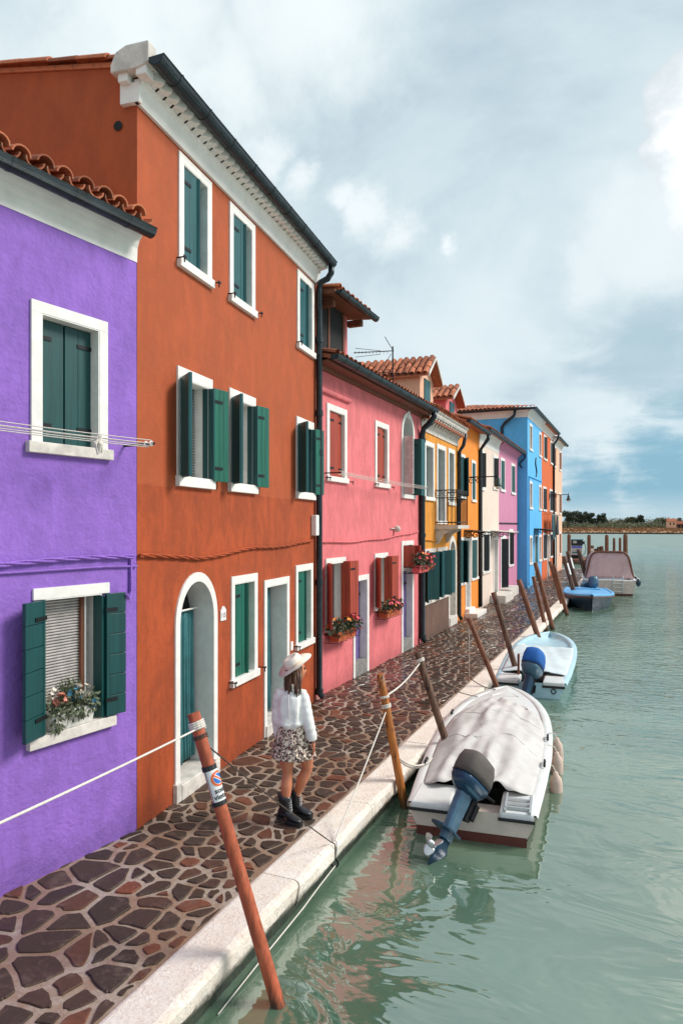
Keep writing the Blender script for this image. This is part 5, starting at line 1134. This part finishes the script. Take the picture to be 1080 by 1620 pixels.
# boots
for ank, toe, hl, sh in ((aL, (.045, -.085, 0), .055, .26), (aR, (.145, .10, 0), .02, .27)):
    A_ = Vector(ank); T_ = Vector(toe); d_ = Vector((T_.x - A_.x, T_.y - A_.y, 0)).normalized(); s_ = Vector((-d_.y, d_.x, 0)); hz = hl
    def bp(f, l, z): return Vector((A_.x, A_.y, 0)) + d_ * f + s_ * l + UP * (z + max(0, (.06 - f)) * hz * 4.2)
    bt = MB(); ringz = [(-.045, .085, .040, .048), (-.03, .06, .05, .06)]
    shaft = [[bp(-.012 + (.052 + .006 * k) * math.cos(a) + .0 * k, (.046 + .003 * k) * math.sin(a), .10 + (.17) * k / 5) for a in [2 * math.pi * j / 16 for j in range(16)]] for k in range(6)]
    bt.loft(shaft)
    foot = []
    for f, w_, h_ in ((-.085, .022, .09), (-.07, .038, .12), (-.02, .042, .15), (.05, .044, .13), (.10, .048, .10), (.15, .048, .08), (.185, .036, .065), (.197, .014, .055)):
        foot.append([bp(f, w_ * math.copysign(abs(math.cos(a)) ** .7, math.cos(a)), .035 + (h_ - .035) * .5 + (h_ - .035) * .5 * math.sin(a)) for a in [2 * math.pi * j / 14 for j in range(14)]])
    bt.loft(foot); bo_ = bt.build('boot', M['boot_leather'], PR, smooth=True)
    so_ = MB(); so_.loft([[bp(f, w_, z_) for z_, w_ in ((.0 + (.022 if -.035 < f < .02 else 0), -w), (.042, -w * .98), (.042, w * .98), (.0 + (.022 if -.035 < f < .02 else 0), w))] for f, w in ((-.095, .03), (-.08, .044), (-.036, .047), (-.03, .047), (.015, .048), (.022, .049), (.10, .054), (.16, .052), (.195, .038), (.208, .015))]).build('boot_sole', M['boot_leather'], bo_)
    la = MB()
    for k in range(6):
        zz = .12 + .024 * k; ff = .055 - .003 * k; la.tube([bp(ff + .014, -.022, zz), bp(ff + .026, 0, zz + .012), bp(ff + .014, .022, zz + .024)], .0035, 5)
    o_ = la.build('boot_laces', M['lace'], bo_); o_['kind'] = 'stuff'
MB().tube([Vector(wR) + Vector((.031 * math.cos(a), .031 * math.sin(a), -.012)) for a in [2 * math.pi * k / 14 for k in range(15)]], .005, 5).build('bracelet', M['boot_leather'], PR)
# ------------------------------------------------------------------ flowers
def leafy(name, c, dark=.5):
    m, b = newmat(name); r = N('ShaderNodeNewGeometry').outputs['Random Per Island']; setc(b, MIXC(r, mul(c, dark), mul(c, 1.25))); b.inputs['Roughness'].default_value = .6; return m
M['leaf'] = leafy('dark leaves', s2l(62, 70, 44)); M['leafg'] = leafy('grey green leaves', s2l(104, 112, 84), .45); M['petorange'] = leafy('orange petals', s2l(246, 150, 60), .75); M['petpink'] = leafy('pink petals', s2l(226, 84, 100), .6)
M['petwhite'] = leafy('pale dried petals', s2l(230, 216, 200), .6); M['petblue'] = leafy('blue petals', s2l(70, 140, 170), .6); M['petcoral'] = leafy('faded coral petals', s2l(206, 128, 112), .7); M['twig'] = leafy('dry twig green', s2l(84, 96, 62), .6)
M['pot'] = simple('terracotta pot', s2l(186, 92, 56), .8); M['troughpaint'] = simple('whitewashed trough', (.62, .6, .55), .8, 0, .2, 14, .3); M['pinkpot'] = simple('pink glazed pot', s2l(214, 92, 92), .5)
def leaves(mb, c, r, n, s0, s1, droop=.3):
    for _ in range(n):
        d = Vector((random.gauss(0, 1), random.gauss(0, 1), random.gauss(0, 1))).normalized(); k = random.random() ** .45
        p = Vector(c) + Vector((d.x * r[0], d.y * r[1], d.z * r[2])) * k; s = rnd(s0, s1)
        a = (d + Vector((rnd(-.6, .6), rnd(-.6, .6), rnd(-.6, .2) - droop))).normalized(); b_ = a.orthogonal().normalized(); b_ = (Matrix.Rotation(rnd(0, 6.28), 3, a) @ b_)
        nn = a.cross(b_) * s * .18
        mb.add([p - a * s * .5, p + b_ * s * .34 + nn, p + a * s * .6, p - b_ * s * .34 + nn], [(0, 1, 2), (0, 2, 3)])
def blooms(mb, c, r, n, s0, s1, top=True):
    for _ in range(n):
        d = Vector((random.gauss(0, 1), random.gauss(0, 1), random.gauss(.25 if top else 0, 1))).normalized(); p = Vector(c) + Vector((d.x * r[0], d.y * r[1], d.z * r[2])) * rnd(.85, 1.1); s = rnd(s0, s1)
        ax = d.orthogonal().normalized(); ay = d.cross(ax)
        for k in range(5):
            a = k * 1.2566 + rnd(0, .4); e = ax * math.cos(a) + ay * math.sin(a); q = d.cross(e)
            mb.add([p, p + e * s * .7 + q * s * .45 + d * s * .3, p + e * s * 1.05 + d * s * rnd(.1, .5), p + e * s * .7 - q * s * .45 + d * s * .3], [(0, 1, 2, 3)])
def flower_box(H_, u0, u1, z, out, name, label, cols, big=1.0, fall=False, pot='pot', seed=1):
    random.seed(seed); c = H_.world((u0 + u1) / 2, -out, z); w = (u1 - u0) / 2
    R = empty(name, c, math.atan2(H_.u.y, H_.u.x), label, 'flower box', 'flower boxes on the pink house')
    MB().loft([[(-w * .8, -.08, -.16), (w * .8, -.08, -.16), (w * .8, .08, -.16), (-w * .8, .08, -.16)], [(-w * .9, -.10, .02), (w * .9, -.10, .02), (w * .9, .10, .02), (-w * .9, .10, .02)]]).build('planter', M[pot], R)
    br = MB().tube([(-w, -.13, -.02), (w, -.13, -.02), (w, out, -.02), (-w, out, -.02), (-w, -.13, -.02)], .008, 5)
    for k in range(6): uu = -w + 2 * w * k / 5; br.tube([(uu, -.13, -.02), (uu, -.12, -.17), (uu, .10, -.17), (uu, out, -.17)], .006, 5)
    o = br.build('iron_holder', M['iron'], R)
    lf = MB(); n = 5
    for k in range(n): leaves(lf, (-w + 2 * w * (k + .5) / n, -.03, .10 * big), (w * .36, .17 * big, .17 * big), 75, .05, .10)
    o = lf.build('foliage', M['leaf'], R); o['kind'] = 'stuff'
    for col, lo, hi, cnt in cols:
        f = MB()
        for k in range(6): blooms(f, (-w + 2 * w * (lo + (hi - lo) * (k + .5) / 6), -.04, .09 * big), (w * .26, .19 * big, .18 * big), cnt, .030, .046)
        o = f.build('blossoms', M[col], R); o['kind'] = 'stuff'
    return R
flower_box(C, c_(.18), c_(1.24), 1.10, .16, 'flower_box', 'window box of orange and pink flowers beside the first lilac door', [('petorange', .0, .75, 5), ('petpink', .55, 1.0, 6)], 1.0, seed=11)
flower_box(C, c_(2.82), c_(3.85), 1.22, .16, 'flower_box', 'smaller window box of mixed flowers between the two lilac doors', [('petorange', .1, 1, 4), ('petpink', .2, 1.0, 5)], .85, seed=12)
flower_box(C, c_(4.75), c_(5.75), 2.10, .30, 'flower_box', 'large hanging basket of coral flowers above the second lilac door', [('petpink', .15, 1, 8), ('petorange', .35, 1.0, 4)], 1.35, pot='pinkpot', seed=13)
# trough of dried flowers on the purple sill
random.seed(21); cu, cz = .70, 1.25; R = empty('flower_trough', A.world(cu, .03, cz), math.atan2(A.u.y, A.u.x), 'whitewashed trough of faded mixed flowers on the purple house sill', 'flower box')
MB().loft([[(-.21, -.07, .001), (.21, -.07, .001), (.21, .07, .001), (-.21, .07, .001)], [(-.24, -.085, .17), (.24, -.085, .17), (.24, .085, .17), (-.24, .085, .17)]]).build('trough', M['troughpaint'], R, bevel=.008)
lf = MB()
for k in range(5): leaves(lf, (-.20 + .1 * k, -.05, .22), (.09, .09, .10), 60, .03, .06); 
leaves(lf, (-.19, -.10, .1), (.08, .05, .12), 90, .025, .05); leaves(lf, (.0, -.11, .13), (.16, .04, .08), 70, .025, .05); leaves(lf, (.18, -.08, .16), (.06, .05, .08), 50, .025, .05)
o = lf.build('foliage', M['leafg'], R); o['kind'] = 'stuff'
tw = MB()
for k in range(70):
    b0 = Vector((rnd(-.08, .12), rnd(-.03, .04), .2)); e_ = b0 + Vector((rnd(-.06, .06), rnd(-.05, .05), rnd(.08, .24))); tw.tube([b0, b0.lerp(e_, .5) + Vector((rnd(-.015, .015), rnd(-.015, .015), 0)), e_], .0025, 3)
    for q in range(3): leaves(tw, b0.lerp(e_, .4 + .25 * q), (.02, .02, .02), 2, .015, .03)
o = tw.build('twigs', M['twig'], R); o['kind'] = 'stuff'
for mt, c, r_, n_ in (('petcoral', (-.15, -.08, .28), (.06, .05, .05), 16), ('petblue', (.02, -.06, .30), (.07, .05, .05), 14), ('petwhite', (.12, -.05, .30), (.09, .05, .07), 18), ('petwhite', (-.2, -.03, .34), (.04, .03, .05), 8), ('petblue', (.22, -.08, .2), (.03, .03, .06), 6)):
    f = MB(); blooms(f, c, r_, n_, .02, .032); o = f.build('blossoms', M[mt], R); o['kind'] = 'stuff'
# small pots on the pink sills
for i, (u, z) in enumerate(((c_(.50), 1.215), (c_(3.0), 1.325))):
    R = empty('flower_pot', C.world(u, .05, z), 0, ('white pot with small green plant on the sill beside the first lilac door', 'white pot with small plant on the sill between the two lilac doors')[i], 'flower pot', 'pots on the pink house sills')
    MB().lathe([(.05, .001), (.065, .11), (.07, .12), (.06, .12), (.055, .09)], 12).build('pot', M['white'], R); lf = MB(); leaves(lf, (0, 0, .18), (.06, .06, .07), 60, .03, .05); o = lf.build('foliage', M['leaf'], R); o['kind'] = 'stuff'
# ------------------------------------------------------------------ fittings on the walls
def lamp(H_, u, z, out, label, s=1.0):
    R = empty('street_lamp', H_.world(u, 0, z), math.atan2(H_.u.y, H_.u.x), label, 'street lamp', 'bracket street lamps')
    MB().box(-.04, .04, -.03, .005, -.3, .12).build('wall_plate', M['iron'], R); a = MB().tube([(0, -.02, 0), (0, -out, 0), (0, -out, .12)], .022 * s, 6).build('arm', M['iron'], R)
    for k, (yy, rr) in enumerate(((.16, .13), (.38, .10))): MB().tube(scroll((0, -yy, -.13), rr, 1.4, ax=(0, -1, 0)), .014, 4).build('scroll', M['iron'], a)
    MB().lathe([(.01, .02), (.03, 0), (.04, -.05), (.075, -.09), (.085, -.22), (.14, -.30), (.15, -.34), (.13, -.34)], 14, (0, -out, 0)).build('lamp_housing', simple('dark green lamp metal', s2l(28, 60, 60), .4), R, smooth=True)
    MB().ball((0, -out, -.35), (.10, .10, .09)).build('lamp_globe', M['white'], R, smooth=True)
lamp(Eh, 1.55, 4.78, 1.05, 'green bracket lamp reaching out from the tangerine house'); lamp(Jh, 3.3, 5.0, 1.15, 'green bracket lamp above the laundry on the burnt orange house', 1.2)
# house number plaque
u0, z0 = B.uz(352, 971); R = empty('house_number', B.world(u0, -.004, z0), math.atan2(B.u.y, B.u.x), 'small white enamel plaque reading 115 beside the arched door', 'sign')
pq = [(-.075, -.085), (.075, -.085), (.075, .055), (.05, .06), (.035, .085), (0, .10), (-.035, .085), (-.05, .06), (-.075, .055)]
MB().loft([[(x, 0, z) for x, z in pq], [(x, -.012, z) for x, z in pq]]).build('plaque', M['paper'], R)
me = text_mesh('115', .085); me.transform(Matrix.Translation((0, -.0135, -.045)) @ Matrix.Rotation(math.radians(90), 4, 'X')); me.materials.clear(); me.materials.append(simple('brown print', s2l(120, 70, 50), .5)); o = bpy.data.objects.new('lettering', me); COL.objects.link(o); o.parent = R
# clothes lines
def line_set(H_, ua, ub, z, out, label, arm_side):
    R = empty('clothes_line', H_.world(ub, 0, z), math.atan2(H_.u.y, H_.u.x), label, 'clothes line', 'clothes lines on the houses')
    for uu in (ua - ub, 0): MB().tube([(uu, .01, 0), (uu, -out, 0)], .013, 6).build('arm', M['iron'], R)
    for k, (yy, dz) in enumerate(((-out * .97, .0), (-out * .88, .035), (-out * .80, -.03), (-out * .9, -.02), (-out * .72, .01))): MB().tube(bez((ua - ub, yy, dz), (0, yy, dz), .02, 8), .0042, 4).build('cord', M['rope'], R)
    for yy in (-out * .95, -out * .78): MB().tube(coil((-.02, yy, 0), (0, 1, 0), .02, .01, 1.05, 0), .008, 5).build('pulley', M['white'], R)
    return R
R = line_set(A, -1.8, 1.33, 3.90, .42, 'clothes line with knotted white rag across the purple house window', 1)
kn = MB(); 
for k in range(5): kn.tube([(-.64 + rnd(-.02, .02), -.40, .0), (-.66 + rnd(-.04, .04), -.41 + rnd(-.02, .02), -.07), (-.64 + rnd(-.03, .03), -.40, -.14 - rnd(0, .03))], [.012, .016, .01], 5)
kn.tube(coil((-.64, -.40, -.03), (0, 0, 1), .016, .01, 3), .009, 5); o = kn.build('knotted_rag', M['rope'], R)
line_set(C, c_(.2), c_(5.75), 4.08, .34, 'clothes line strung along the pink house upper windows', 1)
# laundry on the burnt orange house
LR = line_set(Jh, .6, 5.1, 3.78, .5, 'laundry line on the burnt orange house', 1)
for i, (uu, w_, h_, mt, lb) in enumerate(((1.6, .5, 1.0, 'navy', 'dark navy towel on the laundry line'), (2.4, .55, 1.5, 'greenl', 'teal green cloth, longest on the laundry line'), (3.3, .6, 1.3, 'iron', 'black shirt on the laundry line'), (4.5, .5, 1.2, 'iron', 'black trousers on the laundry line'), (5.3, .5, 1.2, 'navy', 'navy trousers at the far end of the laundry line'))):
    R = MB().grid(lambda a, c: ((a - .5) * w_ * (1 + .15 * (1 - c)), .03 * math.sin(a * 14) * (1.2 - c) , -h_ + h_ * c + .04 * math.sin(a * 7) * (1 - c)), 14, 8).build('laundry', M[mt], loc=Jh.world(uu * .78, -.44, 3.78), smooth=True, solid=.012); R.rotation_euler = (0, 0, math.atan2(Jh.u.y, Jh.u.x)); tag(R, lb, 'laundry', 'laundry on the line')
# aerials
def aerial(loc, h, label, kind):
    R = empty('tv_aerial', loc, TH, label, 'aerial', 'roof aerials'); MB().tube([(0, 0, 0), (0, 0, h)], .022, 5).build('mast', M['iron'], R)
    if kind == 0:
        b_ = MB().tube([(-1.1, 0, h - .18), (.03, 0, h - .12)], .013, 4).build('boom', M['iron'], R)
        for k in range(10): x = -1.05 + .1 * k; MB().tube([(x, -.14, h - .17), (x, .14, h - .17)], .006, 4).build('element', M['iron'], b_)
        MB().tube([(-1.05, 0, h - .05), (-.35, 0, h - .12)], .007, 4).build('element', M['iron'], b_); MB().tube([(-1.05, 0, h - .3), (-.35, 0, h - .22)], .007, 4).build('element', M['iron'], b_)
        MB().obox((-.12, 0, h + .1), (.10, 0, -.17), (0, .012, 0), (.006, 0, .004)).build('reflector', M['iron'], R); MB().obox((-.15, 0, h - .38), (.10, 0, .17), (0, .012, 0), (.006, 0, -.004)).build('reflector', M['iron'], R)
        c = MB().tube([(-.9, 0, h - .72), (.6, 0, h - .76)], .012, 4).build('boom', M['iron'], R)
        for k in range(8): x = -.85 + .2 * k; MB().tube([(x, -.2, h - .74), (x, .2, h - .74)], .006, 4).tube([(x, 0, h - .82), (x, 0, h - .68)], .006, 4).build('element', M['iron'], c)
    else:
        for z in (h - .05, h - .65): MB().tube([(-.55, 0, z - .02), (.0, 0, z)], .014, 4).build('boom', M['iron'], R)
p = ony(621, 612, 18.5); q = ony(622, 548, 18.5); aerial((p.x, p.y, p.z - .9), q.z - p.z + .9, 'tall television aerial with several booms above the pink roof', 0)
p = ony(668, 607, 24.0); q = ony(668, 586, 24.0); aerial((p.x, p.y, p.z - .8), q.z - p.z + .8, 'small two armed aerial behind the ochre dormer', 1)
p = ony(627, 606, 20); q = ony(627, 592, 20); aerial((p.x, p.y, p.z - .9), q.z - p.z + .9, 'low aerial just behind the tall television aerial', 1)
# ------------------------------------------------------------------ jetty, fuel pump and piles
jy = 66.0; jl = onz(902, 897, -.1); J = empty('jetty', (-6.2, jy, 0), 0, 'low reddish wooden jetty carrying the fuel pump', 'jetty')
MB().box(-1.5, 5.2, .02, 7, -.06, .06).build('deck', M['wood'], J)
for k in range(4): MB().box(-1.5, 4.6 - .12 * k, -.06, .0, .02 - .10 - .13 * k, .02 - .13 * k).build('plank', M['brpost'], J)
for x in (-1.2, .8, 2.8, 4.6): MB().tube([(x, .1, -1.3), (x, .1, .05)], .11, 8).build('pile', M['oldpost'], J)
pw = onz(912, 883, .06); PM = empty('fuel_pump', (onz(912, 883, .06).x * (68.5 / pw.y), 68.5, .06), 0, 'grey fuel pump with dark display standing on the jetty', 'fuel pump')
MB().box(-.5, .5, -.3, .3, 0, .32).build('base', M['iron'], PM); MB().box(-.48, .48, -.28, .28, .321, 1.2).build('cabinet', M['slat'], PM, bevel=.02)
MB().box(-.5, .5, -.31, .3, 1.201, 1.75).build('display', M['gut'], PM, bevel=.03); MB().box(-.55, .65, -.35, .33, 1.751, 1.88).build('hood', M['paleblue'], PM, bevel=.03); MB().box(-.32, .0, -.325, -.31, 1.42, 1.66).build('screen', M['slat'], PM)
MB().box(-.48, .48, -.292, -.281, .98, 1.15).build('blue_panel', simple('violet blue panel', s2l(90, 100, 200), .5), PM); MB().box(-.40, .2, -.292, -.281, .5, .62).build('teal_panel', M['curtain'], PM)
MB().tube([(.52, 0, 1.5), (.72, 0, 1.3), (.78, 0, .9), (.7, 0, .5), (.55, 0, .35)], .03, 6).build('hose', M['iron'], PM); MB().box(.5, .68, -.1, .1, 1.35, 1.6).build('nozzle', M['iron'], PM)
for i, (x, yt, yb, wpx, Y, lb) in enumerate(((899.5, 845, 880, 5.5, 74, 'thick square topped pile behind the fuel pump'), (931, 846, 882, 5.2, 72, 'thick pile between the fuel pump and the canopied boat'), (959, 846, 882, 5.2, 72, 'thick pile rising over the middle of the pink canopy'), (988.5, 845, 882, 6.2, 72, 'thickest pile at the outer end of the row'), (970.5, 851, 882, 3.6, 70, 'thin pile beside the middle pile'), (980, 850.5, 882, 3.6, 70, 'thin pile beside the outermost pile'))):
    t_ = ony(x, yt, Y); rr = wpx / 2 / PF * 78; low = Vector((t_.x, t_.y, -1.4)); h = t_.z - low.z
    o = MB().loft([[(rr * k * math.cos(a + .4), rr * k * math.sin(a + .4), z) for a in [2 * math.pi * j / 8 for j in range(8)]] for z, k in ((0, 1.05), (h * .8, 1), (h - .15, .96), (h, .72))]).build('mooring_pile', M['brpost'], loc=low); tag(o, lb, 'pile', 'tall piles beyond the jetty')
for i, (x, yt, yb) in enumerate(((936, 863, 885), (941, 868, 885), (946, 865, 885), (951, 864, 885))):
    t_ = ony(x, yt, 52); base = ony(x + 4, 905, 52); d = t_ - base; low = base + d * ((-1.3 - base.z) / d.z)
    o = MB().tube([(t_ - low) * (k / 6) for k in range(7)], .11, 8).build('mooring_post', M['oldpost'], loc=low); tag(o, ('dark post with white band just behind the pink canopy', 'short dark post beside the white banded post', 'thin dark post second from the white banded post', 'thin dark post furthest from the white banded post')[i], 'mooring post', PG)
    if i == 0: MB().tube([(t_ - low) * .93, (t_ - low) * .80], .117, 8).build('white_band', M['white'], o)
for k in (9, 11, 12):
    t, d, r, low = TOPS[k]; o = bpy.data.objects[PN[k]]; e = (t - low).length; s_ = Vector((1, -.6, 0)).normalized()
    a = d * (e - .32) + s_ * r * .96; bq = d * (e - .85) + s_ * r * .98; MB().obox((a + bq) / 2, (a - bq) / 2, s_.cross(d) * r * .5, s_ * .012).build('white_mark', M['white'], o)
# ------------------------------------------------------------------ far shore
M['marsh'] = simple('dry marsh grass', s2l(150, 110, 76), .95, 0, .35, .6, 0); M['mud'] = simple('mud bank', (.03, .025, .02), .9)
M['farleaf'] = leafy('far dark foliage', s2l(66, 76, 54), .45); M['farleaf2'] = leafy('far olive foliage', s2l(112, 116, 84), .55); M['farleaf3'] = leafy('far pale scrub', s2l(140, 134, 106), .6)
def land(a, c):
    x = -220 + 560 * a; y = 318 + 260 * c - .05 * x; z = -.5 + min(1, c * 30) * 1.1 + 2.2 * c ** .7 + .35 * noise.noise((x * .05, y * .03, 0)) + .2 * noise.noise((x * .3, y * .12, 4))
    return (x, y, z)
o = MB().grid(land, 150, 60).build('marsh', M['marsh'], smooth=True); tag(o, 'low brown salt marsh across the lagoon', None, kind='structure')
gr = MB(); random.seed(5)
for _ in range(9000):
    a, c = random.random(), random.random() ** 1.6; x, y, z = land(a * .62 + .2, c * .5); h = rnd(.3, .9); w_ = rnd(.2, .6)
    gr.add([(x - w_, y, z - .05), (x + w_, y, z - .05), (x + rnd(-.3, .3), y + rnd(-.2, .2), z + h)], [(0, 1, 2)])
o = gr.build('marsh_grass', M['marsh']); tag(o, 'rough tussocks of dry marsh grass', 'grass', kind='stuff')
MB_ = MB().loft([[(x, 317.4 - .05 * x + rnd(-.5, .5), -1), (x, 317.4 - .05 * x, rnd(.0, .25)), (x, 320 - .05 * x, .2)] for x in [-200 + 5 * k for k in range(100)]], False).build('shore', M['mud']); tag(MB_, 'dark mud edge of the marsh', None, kind='structure')
def far_tree(px, top, w_px, Y, mat, label, kind):
    random.seed(int(px * 7)); b0 = ony(px, 830, Y); t_ = ony(px, top, Y); h = t_.z - 1.5; rw = w_px / 2 / PF * Y; R = empty('tree', (b0.x, Y, 1.2), rnd(0, 6), label, 'tree', 'trees on the far shore')
    tk = MB().tube([(0, 0, -.5), (rnd(-.3, .3), 0, h * .35), (rnd(-.4, .4), rnd(-.3, .3), h * .75)], [.35, .28, .1], 6)
    for k in range(5): a = rnd(0, 6.28); z = h * rnd(.3, .6); tk.tube([(0, 0, z), (math.cos(a) * rw * .6, math.sin(a) * rw * .6, z + h * .22)], [.13, .05], 5)
    tk.build('trunk', M['oldpost'], R); cr = MB()
    for k in range(16):
        a = rnd(0, 6.28); rr = rw * math.sqrt(random.random()) * .75; zc = h * rnd(.32, .86) if kind else h * rnd(.2, .8); s = rw * rnd(.28, .45)
        leaves(cr, (math.cos(a) * rr * (1.2 - .5 * zc / h), math.sin(a) * rr, zc), (s, s, s * .8), 130, .35, .9, 0)
    o = cr.build('crown', M[mat], R); o['kind'] = 'stuff'
for px, top, w_, Y, mt, lb, kd in ((897, 803, 26, 430, 'farleaf', 'tall dark tree beside the end of the peach house', 1), (909, 805, 26, 440, 'farleaf', 'dark tree in the grove next to the tall one by the peach house', 1), (920, 807, 22, 445, 'farleaf', 'dark slender tree in the middle of the grove', 1), (931, 809, 22, 440, 'farleaf', 'dark tree between the middle of the grove and its open end', 1), (946, 810, 22, 436, 'farleaf', 'dark round tree at the open end of the grove', 1), (999, 813, 20, 450, 'farleaf2', 'olive tree next to the dark round lone tree', 0), (1011, 811, 17, 440, 'farleaf', 'dark round lone tree rising above the pale scrub', 1), (987, 814, 22, 455, 'farleaf3', 'pale bushy tree left of nothing but scrub behind the piles', 0), (956, 813, 16, 460, 'farleaf2', 'olive tree just past the dark grove', 0), (1043, 817, 26, 450, 'farleaf2', 'broad olive tree next to the salmon farmhouse', 0), (1071, 817, 10, 470, 'farleaf', 'dark tree behind the salmon farmhouse roof', 1)):
    if 'left of' in lb: lb = 'pale bushy tree among the scrub beside the olive tree'
    far_tree(px, top, w_, Y, mt, lb, kd)
sc_b = MB(); random.seed(9)
for _ in range(330):
    px = rnd(880, 1180); Y = rnd(415, 450); p = ony(px, 829, Y); leaves(sc_b, (p.x, p.y, rnd(2.0, 4.6)), (2.2, 1.6, 1.5), 42, .4, .9, 0)
o = sc_b.build('scrub', M['farleaf2']); tag(o, 'band of green scrub behind the marsh', 'scrub', kind='stuff')
sc_b = MB()
for _ in range(170):
    px = rnd(955, 1180); Y = rnd(450, 470); p = ony(px, 829, Y); leaves(sc_b, (p.x, p.y, rnd(3, 7.0)), (2.6, 1.6, 1.6), 40, .4, .9, 0)
o = sc_b.build('scrub', M['farleaf3']); tag(o, 'pale scrub rising behind the green band', 'scrub', kind='stuff')
p = ony(1068, 828, 405); FHs = empty('farmhouse', (p.x, 405, 1.4), .1, 'small salmon farmhouse with red roof among the far scrub', 'house')
MB().box(-4.2, 0, -2, 3, 0, 4.4).build('wall', M['salmon'], FHs); MB().loft([[(-4.5, -2.4, 4.3), (-4.5, 3.2, 4.3), (-4.5, .4, 5.6)], [(.3, -2.4, 4.3), (.3, 3.2, 4.3), (.3, .4, 5.6)]]).build('roof', M['tile'], FHs)
MB().box(.01, 6.5, -1.5, 3, 0, 2.8).build('wall', M['brownbase'], FHs); MB().loft([[(-.0, -2, 2.7), (-.0, 3.2, 2.7), (0, .4, 4.2)], [(6.9, -2, 2.7), (6.9, 3.2, 2.7), (6.9, .4, 4.2)]]).build('roof', M['tile'], FHs)
MB().box(-3.6, -3.1, .2, .7, 5.0, 6.4).build('chimney', M['salmon'], FHs)
for x in (-3.2, -1.5): MB().box(x, x + .6, -2.05, -1.99, 2.2, 3.4).build('window', M['dark'], FHs)
for x in (1.0, 2.8, 4.6): MB().box(x, x + .9, -1.55, -1.49, .2, 2.2).build('doorway', M['dark'], FHs)
